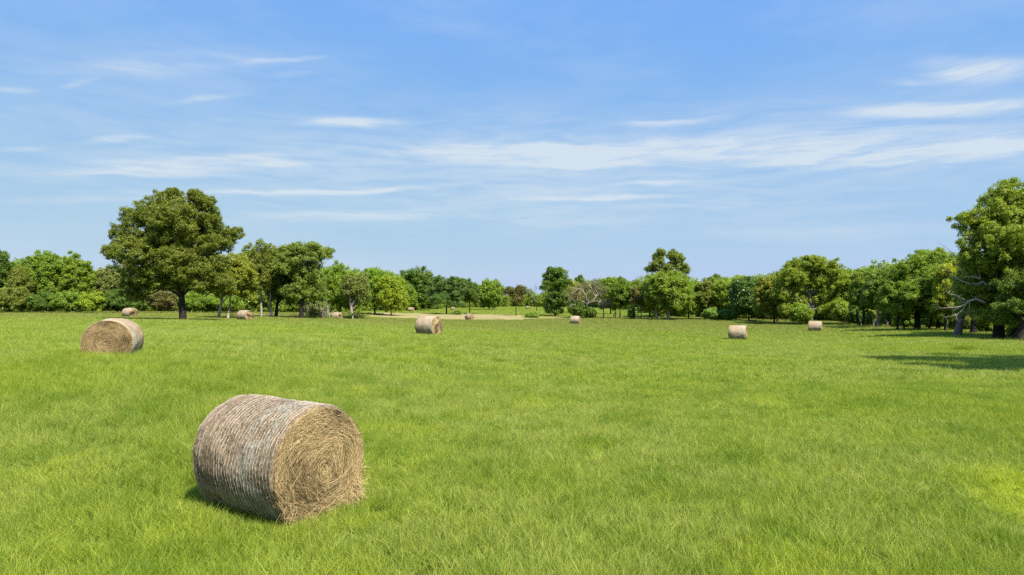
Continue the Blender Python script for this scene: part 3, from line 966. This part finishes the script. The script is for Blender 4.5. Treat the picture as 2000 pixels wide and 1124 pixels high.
tree('snag_tree', 'leaning grey trunk with bare dead limbs reaching out before the right trees', 62, 1868,
     ell=[(1890, 560, 26, 40), (1884, 600, 22, 20), (1895, 520, 22, 26)], leafc=(0.085, 0.125, 0.022), barkc=(.17, .14, .12), tr=.36, group='big trees at the right edge', bare=snag_big, lean=.6)
tree('woodland_tree', 'dark trunked tree between the leaning grey trunk and the big right edge tree', 66, 1900, box=(1870, 1960, 500, 625), leafc=(0.080, 0.120, 0.022), group='big trees at the right edge', tr=.30, n=14)
tree('oak_tree', 'huge light leaved tree filling the right edge of the photo', 58, 1950,
     ell=[(1985, 392, 55, 38), (2040, 395, 70, 48), (1945, 420, 42, 34), (1893, 432, 30, 22), (1915, 470, 44, 42), (1980, 450, 62, 50), (2050, 460, 70, 60), (1905, 510, 38, 36), (1955, 520, 58, 46),
          (2020, 530, 70, 50), (1895, 555, 26, 30), (1930, 575, 46, 34), (1990, 580, 58, 32), (2060, 580, 60, 40), (1940, 480, 44, 40, -2.5), (1975, 540, 42, 36, -3), (1945, 605, 36, 16), (1985, 612, 34, 14), (1915, 612, 26, 14), (1960, 622, 26, 11, -1.5), (1998, 628, 20, 10, -1), (1932, 626, 24, 10, -2.2), (1978, 636, 22, 9, -2.2), (1906, 622, 18, 9, -1.2)],
     leafc=(0.100, 0.138, 0.022), tr=.44, group='big trees at the right edge', leafpx=1.25, twigs=.8, shell=.5, extra_trunks=[(1960, 640, .13), (1968, 620, .12)])
tree('oak_tree', 'dark trunked tree cut by the right edge in front of the huge light leaved tree', 54, 1990,
     ell=[(2010, 560, 44, 36), (2060, 540, 50, 50), (1985, 600, 34, 20), (2030, 605, 40, 22)], leafc=(0.060, 0.095, 0.020), tr=.42, group='big trees at the right edge', lean=.6)
shrub('low green bush between the big right edge trunks', 70, (1900, 1952, 606, 657), G_MID)
shrub('light green bush between the multi stemmed tree and the dome tree', 94, (1722, 1764, 602, 642), G_MID)
shrub('low bush behind the stems of the multi stemmed tree', 98, (1690, 1728, 606, 641), (0.100, 0.140, 0.022))
shrub('dark undergrowth bush right of the light rounded bush', 103, (1655, 1695, 598, 639), G_DARK)
shrub('sunlit undergrowth at the foot of the dark right edge trunk', 62, (1970, 2030, 618, 668), (0.095, 0.140, 0.022))
shrub('low olive bush behind the foot of the leaning grey trunk', 76, (1858, 1902, 606, 652), G_OLIVE)
shrub('low dark bush under the broad dome shaped tree', 88, (1800, 1850, 606, 644), G_DARK)
shrub('small sunlit bush left of the broad dome shaped tree', 90, (1745, 1785, 610, 643), G_MID)
shrub('low green bush behind the dark trunk at the right edge', 66, (1955, 2010, 625, 664), G_MID)
# tree outside the frame whose long shadow falls into the meadow
SEED[0] += 1
tree('oak_tree', 'leafy tree beyond the right photo edge that casts the long shadow on the meadow', 24.0, 2520,
     ell=[(2290, 120, 105, 40, 0.0), (2395, 130, 180, 50, -2.3), (2210, 150, 85, 34, -3.6), (2520, 80, 230, 110, -1.0), (2700, 90, 200, 120, -1), (2480, 210, 170, 60, -1.5), (2400, 180, 130, 40, -4.6)], leafc=G_MID, tr=.4, leafpx=3.0, clump=.6, subk=3, group='big trees at the right edge')

# ------------------------------------------------------------------ brush, logs, reeds, tuft


def brush_pile(name, label, d, x0, x1, ytop, colr, seed, n=60, leafc=None):
    rng = np.random.default_rng(seed)
    cx = (x0 + x1) / 2
    x = col_x(cx, d)
    z0 = gz(x, d)
    hw = (x1 - x0) / 2 * d / F
    n = max(n, 40)
    hh = max(0.3, row_z(ytop, d) - z0)
    root = empty(name, (x, d, z0), label, 'brush')
    paths = []
    for _ in range(n):
        b0 = np.array([rng.uniform(-hw, hw), rng.uniform(-1.2, 1.2), rng.uniform(0, hh * .35)])
        dv = np.array([rng.normal() * 1.3, rng.normal() * .6, abs(rng.normal()) * .9])
        L = hh * rng.uniform(.5, 1.1)
        p1 = b0 + dv / np.linalg.norm(dv) * L
        p1[0] = np.clip(p1[0], -hw, hw)
        paths.append((bent(b0, p1, rng, 5, .15), np.linspace(.05, .015, 5) * rng.uniform(.6, 1.5)))
    V, Fq = tubes(paths, 5)
    o = add('branches', mesh_np('branches', V, [Fq], smooth=True), M_BARK, root)
    o.color = (*colr, 1)
    if leafc:
        lob = [((rng.uniform(-hw, hw) * .7, rng.uniform(-.8, .8), hh * rng.uniform(.3, .7)), (hw * .4, .9, hh * .35)) for _ in range(5)]
        V, Fq, T = leaves_from_lobes(lob, d / 683 * 1.5, rng, .8)
        V[:, 2] = np.maximum(V[:, 2], 0.02)
        c = add('foliage', mesh_np('foliage', V, [Fq], {'tint': ('FACE', T)}), M_LEAF, root)
        c.color = (*leafc, 1)
    return root


brush_pile('brush_pile', 'tangle of dead pale branches leaning by the forked trunk', 112, 598, 642, 588, B_PALE, 41, 70, G_GREY)
brush_pile('brush_pile', 'green bushes growing over dark fallen logs beside the dry strip', 150, 1022, 1052, 613, B_DARK, 42, 26, G_MID)
brush_pile('brush_pile', 'tiny brush heap on the far meadow right of the umbrella tree', 168, 889, 897, 612, B_DARK, 43, 14, G_DARK)
leaner = empty('dead_pole', (col_x(629, 110), 110, gz(col_x(629, 110), 110)), 'dark leaning dead pole beside the tangle of branches', 'dead trunk')
V, Fq = tubes([(np.array([[0, 0, -.2], [-.25, 0, 1.1], [-.62, .1, 2.4]]), np.array([.13, .11, .07]))])
o = add('stem', mesh_np('stem', V, [Fq], smooth=True), M_BARK, leaner)
o.color = (*B_DARK, 1)


def tall_tuft(name, label, d, x0, x1, hmax, n, seed, width=.02):
    rng = np.random.default_rng(seed)
    x = col_x((x0 + x1) / 2, d)
    z0 = gz(x, d)
    hw = (x1 - x0) / 2 * d / F
    p = np.stack([rng.normal(0, hw * .45, n), rng.normal(0, hw * .3, n), np.zeros(n) - .02], 1)
    L = hmax * rng.uniform(.5, 1.1, n) * np.exp(-.5 * (p[:, 0] / hw) ** 2)
    dv = np.stack([rng.normal(0, .3, n) + p[:, 0] / hw * .3, rng.normal(0, .3, n), np.ones(n)], 1)
    dv /= np.linalg.norm(dv, axis=1, keepdims=True)
    a = rng.uniform(0, 6.28, n)
    V, Fq, T = ribbons(p, dv, np.stack([np.cos(a), np.sin(a), 0 * a], 1), L, width * rng.uniform(.6, 1.3, n), np.stack([rng.normal(0, .3, n), rng.normal(0, .3, n), -.15 + 0 * a], 1), 3)
    tint = np.repeat(np.clip(rng.normal(.35, .15, n), 0, 1), 8)
    me = mesh_np(name, V, [Fq], {'tint': ('POINT', tint), 'hgt': ('POINT', T)})
    o = add(name, me, M_GRASS, label=label, category='grass tuft', group='tall grass tufts')
    o.location = (x, d, z0)
    return o


tall_tuft('grass_tuft', 'tall bright green tuft of grass near the shaded right trees', 40, 1854, 1912, .62, 2200, 51)
tall_tuft('grass_tuft', 'reedy weeds before the pale dead trunk at the dry strip', 124, 672, 722, 1.5, 700, 52, .06)
tall_tuft('grass_tuft', 'low weeds under the big lone oak', 79, 300, 410, .45, 900, 53, .035)

# rough grass left standing along the foot of the trees


def verge(name, label, line, count, half, hmean, seed, wid):
    rng = np.random.default_rng(seed)
    L = np.array([(col_x(p, d), d) for p, d in line])
    seg = np.linalg.norm(np.diff(L, axis=0), axis=1)
    i = rng.choice(len(seg), count, p=seg / seg.sum())
    t = rng.random(count)[:, None]
    P = L[i] * (1 - t) + L[i + 1] * t
    P = P + rng.normal(0, half, (count, 2))
    P3 = np.stack([P[:, 0], P[:, 1], ground(P[:, 0], P[:, 1]) - .03], 1)
    patch = np.clip(.7 + .5 * fsum(P3, rng, .5), .25, 1.5)
    hh = hmean * patch * rng.lognormal(0, .3, count)
    dv = np.stack([rng.normal(0, .25, count), rng.normal(0, .25, count), np.ones(count)], 1)
    dv /= np.linalg.norm(dv, axis=1, keepdims=True)
    a = rng.uniform(0, 6.28, count)
    V, Fq, T = ribbons(P3, dv, np.stack([np.cos(a), np.sin(a), 0 * a], 1), hh, wid * rng.uniform(.6, 1.4, count), np.stack([rng.normal(0, .3, count), rng.normal(0, .3, count), -.15 + 0 * a], 1), 3)
    tint = np.repeat(np.clip(rng.normal(.40, .20, count) + .25 * fsum(P3, rng, .25), 0, 1), 8)
    me = mesh_np(name, V, [Fq], {'tint': ('POINT', tint), 'hgt': ('POINT', T)})
    return add(name, me, M_GRASS, kind='stuff', label=label, category='grass')


verge('rough_grass', 'rough taller grass along the foot of the tree line', [(-150, 118), (200, 118.5), (300, 117), (420, 112), (500, 109), (600, 108), (640, 122), (730, 140)], 14000, 1.6, .50, 61, .035)
verge('rough_grass', 'rough dry tinged grass under the trees along the right side', [(1190, 146), (1300, 138.5), (1400, 134), (1480, 127), (1590, 109.5), (1690, 92), (1790, 77.5), (1870, 62.5), (1950, 57.5), (2080, 51)], 24000, 1.5, .42, 62, .028)

# ------------------------------------------------------------------ far woods
rngW = np.random.default_rng(900)
lob = []
PROF = [(-700, 490), (-60, 505), (60, 512), (180, 525), (260, 535), (480, 515), (640, 522), (760, 536), (850, 550), (930, 556), (985, 570), (1060, 568), (1110, 550), (1180, 545), (1260, 545), (1360, 545), (1420, 541),
        (1500, 540), (1560, 525), (1660, 526), (1760, 515), (1860, 505), (2000, 480), (2700, 450)]
DEP = [(-700, 150), (100, 146), (300, 142), (480, 140), (640, 160), (760, 225), (880, 320), (1000, 370), (1150, 350), (1225, 300), (1290, 165), (1450, 152), (1580, 136), (1680, 126), (1800, 110), (2000, 92), (2700, 80)]
px = -700.0
while px < 2700:
    d0 = np.interp(px, *zip(*DEP))
    top = np.interp(px, *zip(*PROF))
    for row in range(2):
        d = d0 + row * 7 + rngW.uniform(-3, 3)
        z0 = gz(col_x(px, d), d)
        zt = row_z(top + rngW.uniform(-6, 10) + (8 if row == 0 else 0), d)
        rr = (zt - z0)
        for k in range(3):
            zc = z0 + rr * (0.20 + 0.29 * k)
            lob.append(((col_x(px, d) + rngW.normal() * .8, d + rngW.normal(), zc), (rr * rngW.uniform(.26, .38), rr * .3, rr * rngW.uniform(.20, .26))))
    px += 0.62 * (H + (HOR - top) / F * d0 + 3) * F / d0 * 0.5
V, Fq, T = leaves_from_lobes(lob, 0.40, rngW, .9, .5)
V[:, 2] = np.maximum(V[:, 2], ground(V[:, 0], V[:, 1]) + .02)
me = mesh_np('distant_woods', V, [Fq], {'tint': ('FACE', T)})
o = add('distant_woods', me, M_LEAF, kind='stuff', label='continuous dark woods closing the view behind the tree line', category='woods')
o.color = (0.084, 0.126, 0.022, 1)


# ------------------------------------------------------------------ hay bales
def hay_material(name, light, dark, sat=1.0):
    m, t, out = new_mat(name)
    tcn = t.n('ShaderNodeTexCoord').outputs['Object']
    n1 = t.noise(tcn, 3.2, 5, 0.65, 0.6)
    n2 = t.noise(tcn, 26.0, 4, 0.7, 0.3)
    tint = t.n('ShaderNodeAttribute', attribute_name='tint').outputs['Fac']
    f = t.math('ADD', t.math('MULTIPLY', n1, 0.5), t.math('MULTIPLY', n2, 0.5))
    f = t.math('ADD', f, t.math('MULTIPLY', t.math('SUBTRACT', tint, 0.5), 0.7))
    mid = tuple((a + b_) / 2 for a, b_ in zip(light, dark))
    c = t.ramp(f, [(0.30, dark), (0.47, mid), (0.66, light)])
    p = t.n('ShaderNodeBsdfPrincipled', {'Base Color': c, 'Roughness': 0.7, 'Specular IOR Level': 0.25})
    t.t.links.new(p.outputs[0], out.inputs[0])
    return m


def wrap_material(name='wrapped_hay', k=1.0):
    """weathered hay behind net wrap; object X runs along the bale axis"""
    m, t, out = new_mat(name)
    tcn = t.n('ShaderNodeTexCoord').outputs['Object']
    sp = t.n('ShaderNodeSeparateXYZ', {0: tcn})
    ax = sp.outputs[0]
    n1 = t.noise(tcn, 2.2, 5, 0.65, 0.4)
    st = t.noise(t.n('ShaderNodeMapping', {'Vector': tcn, 'Scale': (60, 22, 22)}).outputs[0], 1.0, 3, 0.7, 0.2)
    fine = t.noise(tcn, 55.0, 3, 0.7)
    c = t.ramp(t.math('ADD', t.math('MULTIPLY', st, .55), t.math('MULTIPLY', fine, .45)), [(p_, tuple(min(v_ * k, .8) for v_ in c_)) for p_, c_ in ((0.36, (0.055, 0.037, 0.020)), (0.46, (0.175, 0.125, 0.070)), (0.56, (0.285, 0.215, 0.132)), (0.70, (0.395, 0.322, 0.218)))])
    # weathering: darker grey-brown blotches, more at the back end
    wz = t.math('ADD', n1, t.math('MULTIPLY', ax, -0.10))
    c = t.mix(t.maprange(wz, 0.46, 0.66, 0.0, 0.55), c, t.mix(0.5, c, (0.10, 0.075, 0.06)))
    # faded green net band
    nb = t.noise(t.n('ShaderNodeMapping', {'Vector': tcn, 'Location': (3.1, 7.0, 2.0), 'Scale': (2.5, 1.3, 1.3)}).outputs[0], 1.0, 4, 0.6, 0.8)
    band = t.math('MULTIPLY', t.maprange(ax, 0.05, 0.42), t.maprange(ax, 0.70, 0.52))
    band = t.math('MULTIPLY', t.math('MULTIPLY', band, t.maprange(nb, 0.42, 0.60)), t.maprange(fine, 0.35, 0.6, 0.35, 0.85))
    c = t.mix(band, c, (0.42, 0.52, 0.44))
    # bleached patch
    nw = t.noise(t.n('ShaderNodeMapping', {'Vector': tcn, 'Location': (1.0, 2.0, 9.0), 'Scale': (1.6, 1.6, 1.6)}).outputs[0], 1.0, 5, 0.65, 0.8)
    c = t.mix(t.math('MULTIPLY', t.maprange(nw, 0.58, 0.72), 0.35), c, (0.50, 0.43, 0.35))
    bp = t.n('ShaderNodeBump', {'Strength': 0.7, 'Distance': 0.012, 'Height': st})
    p = t.n('ShaderNodeBsdfPrincipled', {'Base Color': c, 'Roughness': 0.75, 'Specular IOR Level': 0.2, 'Normal': bp.outputs[0]})
    t.t.links.new(p.outputs[0], out.inputs[0])
    return m


def net_material():
    m, t, out = new_mat('net_wrap')
    tcn = t.n('ShaderNodeTexCoord').outputs['Object']
    nz = t.noise(tcn, 14.0, 4, 0.7)
    c = t.ramp(nz, [(0.3, (0.27, 0.21, 0.15)), (0.5, (0.48, 0.395, 0.31)), (0.7, (0.60, 0.52, 0.43))])
    p = t.n('ShaderNodeBsdfPrincipled', {'Base Color': c, 'Roughness': 0.45, 'Specular IOR Level': 0.4})
    t.t.links.new(p.outputs[0], out.inputs[0])
    return m


M_HAY = hay_material('cut_hay', (0.51, 0.37, 0.175), (0.045, 0.029, 0.011))
M_HAYB = hay_material('weathered_cut_hay', (0.43, 0.30, 0.140), (0.05, 0.031, 0.012))
M_WRAP = wrap_material()
M_WRAP_PALE = wrap_material('pale_wrapped_hay', 1.55)
M_NET = net_material()


def bale(label, x, y, ang, Rr, L, sink, nu, nv, rng, strands=0, wrap_strands=0, nets=0, sag=0.0, hay=None, wrap=None):
    """ang: heading of the front face normal, degrees from -Y towards +X"""
    hay = hay or M_HAY
    z0 = gz(x, y)
    rz = R(ang - 90.0)
    root = empty('hay_bale', (x, y, z0), label, 'hay bale', 'round hay bales on the meadow', rz)
    zc = Rr - sink

    def squash(P):
        P = P.copy()
        P[:, 2] = np.maximum(P[:, 2], -0.05 - 0.0 * P[:, 0])
        k = np.clip(1 - P[:, 2] / (2 * Rr), 0, 1)
        P[:, 1] *= 1 + sag * k
        return P
    # wrapped side
    tx = np.linspace(-1, 1, nu)
    th = np.linspace(0, 2 * np.pi, nv, endpoint=False)
    TX, TH = np.meshgrid(tx, th, indexing='ij')
    base = np.stack([TX * L / 2, np.cos(TH) * Rr, np.sin(TH) * Rr], -1).reshape(-1, 3)
    dr = 0.016 * fsum(base, rng, 5) + 0.010 * fsum(base, rng, 16)
    if nets:
        dr += 0.0035 * np.cos(TX.ravel() * L / 2 / (L / nets) * 2 * np.pi) + 0.004 * fsum(base, rng, 60, 16)
    edge = np.abs(TX.ravel())
    dr -= 0.035 * np.clip((edge - 0.93) / 0.07, 0, 1) ** 2
    rad = Rr + dr
    P = np.stack([base[:, 0], np.cos(TH.ravel()) * rad, np.sin(TH.ravel()) * rad + zc], 1)
    P = squash(P)
    ii, jj = np.meshgrid(np.arange(nu - 1), np.arange(nv), indexing='ij')
    j2 = (jj + 1) % nv
    q = np.stack([ii * nv + jj, (ii + 1) * nv + jj, (ii + 1) * nv + j2, ii * nv + j2], -1).reshape(-1, 4)
    add('wrapped_side', mesh_np('wrapped_side', P, [q], smooth=True), wrap or M_WRAP, root)
    # cut ends
    nr = max(8, nv // 5)
    for sgn in (1, -1):
        rr = np.linspace(0.0, 1.0, nr)
        RRg, TH2 = np.meshgrid(rr, th, indexing='ij')
        rim = rad.reshape(nu, nv)[-1 if sgn > 0 else 0]
        yy = np.cos(TH2) * RRg * rim[None, :]
        zz = np.sin(TH2) * RRg * rim[None, :]
        q3 = np.stack([0 * yy + sgn, yy, zz], -1).reshape(-1, 3)
        spiral = np.sin(RRg * Rr * 2 * np.pi / 0.11 + TH2 + 2.6 * fsum(q3, rng, 5).reshape(RRg.shape))
        bump = 0.009 * spiral + 0.034 * fsum(q3, rng, 7).reshape(RRg.shape) + 0.016 * fsum(q3, rng, 20).reshape(RRg.shape)
        if nv > 100:
            bump += 0.008 * fsum(q3, rng, 70, 18).reshape(RRg.shape)
        hole = 0.045 * np.exp(-((yy - 0.03) ** 2 * 1.6 + (zz + 0.02) ** 2) / 0.016) * (1 + .6 * fsum(q3, rng, 14).reshape(RRg.shape))
        bulge = 0.05 * (1 - RRg ** 2) + bump * (1 - RRg ** 6) - hole
        X = sgn * (L / 2 + bulge)
        E = squash(np.stack([X.ravel(), yy.ravel(), zz.ravel() + zc], 1))
        ii, jj = np.meshgrid(np.arange(nr - 1), np.arange(nv), indexing='ij')
        j2 = (jj + 1) % nv
        q = np.stack([ii * nv + jj, (ii + 1) * nv + jj, (ii + 1) * nv + j2, ii * nv + j2], -1).reshape(-1, 4)
        if sgn < 0:
            q = q[:, ::-1]
        tint = np.clip(0.42 + 3.0 * bump.ravel() - 2.0 * hole.ravel(), 0, 1)  # shade of the hollows and centre hole painted into the hay colour
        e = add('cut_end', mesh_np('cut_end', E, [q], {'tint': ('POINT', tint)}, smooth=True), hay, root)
        if strands and sgn > 0:
            n = strands
            r_ = np.sqrt(rng.random(n)) * Rr * 0.99
            t_ = rng.uniform(0, 2 * np.pi, n)
            r_ = np.minimum(r_, Rr * .95)
            keep = np.sin(t_) * r_ + zc > -0.02
            r_, t_ = r_[keep], t_[keep]
            n = len(r_)
            py, pz = np.cos(t_) * r_, np.sin(t_) * r_
            i_r = np.clip((r_ / Rr * (nr - 1)).astype(int), 0, nr - 1)
            i_t = (t_ / (2 * np.pi) * nv).astype(int) % nv
            hx = bulge[i_r, i_t]
            st = np.stack([L / 2 + hx + rng.uniform(-.004, .018, n), py, pz + zc], 1)
            st[:, 1] *= 1 + sag * np.clip(1 - st[:, 2] / (2 * Rr), 0, 1)
            sg = np.where(rng.random(n) < .5, 1.0, -1.0)
            dev = (1.0 * fsum(st, rng, 9) + .40 * rng.normal(size=n)) * np.where(r_ > Rr * .8, .3, 1.0) - np.where(r_ > Rr * .8, .12, 0)
            tang = np.stack([rng.normal(.03, .10, n), -np.sin(t_) * sg + np.cos(t_) * dev, np.cos(t_) * sg + np.sin(t_) * dev], 1)
            tang /= np.linalg.norm(tang, axis=1, keepdims=True)
            ln = rng.uniform(.07, .30, n) * np.where(r_ > Rr * .8, .6, 1.0)
            nrm = np.stack([np.ones(n), rng.normal(0, .5, n), rng.normal(0, .5, n)], 1)
            inw = np.stack([rng.normal(-.05, .12, n), -np.cos(t_) * .25 + rng.normal(0, .18, n), -np.sin(t_) * .25 + rng.normal(0, .18, n) - .05], 1)
            wd = rng.uniform(.0024, .0056, n)
            if n > 7000:        # hay spilling from the lower far corner and along the foot of the end
                k = 800
                ta = np.where(rng.random(k) < .6, rng.normal(-.70, .2, k), rng.uniform(-2.6, -.4, k))
                ra = Rr * rng.uniform(.80, 1.0, k)
                hz = np.maximum(np.sin(ta) * ra + zc, rng.uniform(.02, .16, k))
                s2 = np.stack([L / 2 + rng.uniform(-.01, .07, k), np.cos(ta) * ra * rng.uniform(.88, 1.0, k), hz], 1)
                d2 = np.stack([rng.uniform(-.1, .7, k), np.cos(ta) * .5 + rng.normal(0, .6, k), rng.normal(-.25, .35, k)], 1)
                d2 /= np.linalg.norm(d2, axis=1, keepdims=True)
                st, tang = np.vstack([st, s2]), np.vstack([tang, d2])
                nrm = np.vstack([nrm, np.stack([np.ones(k), rng.normal(0, .5, k), rng.normal(.5, .5, k)], 1)])
                inw = np.vstack([inw, rng.normal(0, .25, (k, 3)) + np.array([0, 0, -.3])])
                ln = np.concatenate([ln, rng.uniform(.06, .2, k)])
                wd = np.concatenate([wd, rng.uniform(.003, .006, k)])
                i_r = np.concatenate([i_r, np.full(k, nr // 3)])
                i_t = np.concatenate([i_t, rng.integers(0, nv, k)])
                n += k
            V, Fq, T = ribbons(st, tang, nrm, ln, wd, inw, 3, .4)
            dk = 1.6 * bump[i_r, i_t] - 1.5 * hole[i_r, i_t]  # strands over hollows get the same painted shade
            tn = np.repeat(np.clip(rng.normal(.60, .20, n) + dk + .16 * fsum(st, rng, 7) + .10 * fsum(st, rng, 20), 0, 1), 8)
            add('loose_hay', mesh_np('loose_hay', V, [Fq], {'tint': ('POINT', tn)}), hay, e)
    if wrap_strands:
        n = wrap_strands
        xx = rng.uniform(-L / 2, L / 2, n)
        t_ = rng.uniform(-.35, np.pi + .35, n)
        rr_ = Rr + rng.uniform(.002, .014, n)
        st = squash(np.stack([xx, np.cos(t_) * rr_, np.sin(t_) * rr_ + zc], 1))
        nrm = np.stack([rng.normal(0, .2, n), np.cos(t_), np.sin(t_)], 1)
        dev = rng.normal(0, .7, n)
        tang = np.stack([dev, -np.sin(t_), np.cos(t_)], 1)
        tang += .12 * rng.normal(size=(n, 3))
        tang /= np.linalg.norm(tang, axis=1, keepdims=True)
        ln = rng.uniform(.02, .07, n)
        V, Fq, T = ribbons(st, tang, nrm, ln, rng.uniform(.002, .004, n), -nrm * .25, 2, .5)
        tn = np.repeat(np.clip(rng.normal(.45, .28, n), 0, 1), 6)
        add('loose_hay', mesh_np('loose_hay', V, [Fq], {'tint': ('POINT', tn)}), M_CHAFF, root)
    if nets:
        VV, FF, off = [], [], 0
        nseg = 220
        for i in range(nets):
            xc = -L / 2 + L * (i + .5) / nets
            if abs(xc) > L / 2 * .985:
                continue
            t_ = np.linspace(0, 2 * np.pi, nseg)
            wob = .006 * fsum(np.stack([np.cos(t_) * 3, np.sin(t_) * 3, 0 * t_ + i * 1.7], 1), rng, 3) + .0022 * rng.normal(size=nseg)
            lat = np.interp(xc, tx * L / 2, np.arange(nu))
            i_t = (t_ / (2 * np.pi) * nv).astype(int) % nv
            r0 = rad.reshape(nu, nv)[int(lat)][i_t] + .007
            w_ = .0043 * np.clip((1 if xc > -L * .22 else .5) + .25 * fsum(np.stack([np.cos(t_) * 8, np.sin(t_) * 8, 0 * t_ + i * 3.1], 1), rng, 3), .25, 1.6)
            c = np.stack([xc + wob, np.cos(t_) * r0, np.sin(t_) * r0 + zc], 1)
            a_ = c.copy()
            b_ = c.copy()
            a_[:, 0] -= w_
            b_[:, 0] += w_
            h_ = np.stack([0 * t_, np.cos(t_) * .004, np.sin(t_) * .004], 1)
            S3 = np.stack([squash(a_), squash(c + h_), squash(b_)], 1).reshape(-1, 3)
            VV.append(S3)
            kk = np.arange(nseg - 1) * 3
            gaps = fsum(np.stack([np.cos(t_[:-1]) * 5, np.sin(t_[:-1]) * 5, 0 * t_[:-1] + i * 2.3], 1), rng, 2) < (1.0 if xc > -L * .22 else -.1)
            for o_ in (0, 1):
                f_ = np.stack([kk + o_, kk + o_ + 3, kk + o_ + 4, kk + o_ + 1], 1) + off
                FF.append(f_[gaps])
            off += len(S3)
        add('net_wrap', mesh_np('net_wrap', np.concatenate(VV), [np.concatenate(FF)], smooth=True), M_NET, root)
    return root


M_CHAFF = hay_material('weathered_chaff', (0.40, 0.30, 0.195), (0.035, 0.024, 0.014))
rb = np.random.default_rng(321)
# nearest bale, with its net wrap, chaff and loose hay
A0 = 57.5
Lb = 1.62
fx, fy = col_x(627, 8.8), 8.8
bale('largest and nearest round bale with ribbed net wrap and a golden end facing the camera', fx - math.sin(R(A0)) * Lb / 2, fy + math.cos(R(A0)) * Lb / 2,
     A0, .77, Lb, .10, 150, 260, rb, strands=15000, wrap_strands=16000, nets=27)
bale('brown bale left of the nearest one, its cut end turned to the camera', col_x(222, 21.8), 21.8, 15, .72, 1.35, .26, 40, 120, rb, strands=5000, sag=.06, hay=M_HAYB, wrap=M_WRAP_PALE)
BALES = [  # column, distance, heading, radius, length, sink, label
    (838, 50, 61, .76, 1.45, .05, 'bale in the middle of the field with its golden end to the right'),
    (1441, 64, 64, .74, 1.55, .04, 'pale bale seen side on right of centre, before the dark blue green tree'),
    (1592, 87, 60, .74, 1.5, .04, 'pale bale seen side on below the big forked tree'),
    (1124, 115, 68, .74, 1.5, .05, 'small pale bale right of centre before the grey half bare tree'),
    (254, 97, 66, .74, 1.6, .05, 'bale behind the top of the brown left bale, against the dark bushes'),
    (479, 91, 64, .74, 1.6, .08, 'bale on the rise right of the lone oak trunk'),
    (659, 122, 62, .74, 1.5, .25, 'half sunken pale bale near the pale dead trunk'),
    (917, 136, 30, .74, 1.4, .15, 'dull brown bale against the dry strip below the slim meadow tree'),
    (803, 212, 60, .76, 1.5, .04, 'far bale with a dark end on the back meadow left of the umbrella tree'),
    (885, 262, 35, .76, 1.5, .10, 'far whitish bale on the back meadow between the umbrella tree and the slim tree'),
    (1031, 305, 40, .78, 1.5, .10, 'farthest whitish bale near the woods behind the brownish small tree'),
]
for px_, d_, an_, r_, l_, sk_, lab_ in BALES:
    bale(lab_, col_x(px_, d_), d_, an_, r_, l_, sk_, 20, 60, rb, wrap=M_WRAP_PALE)
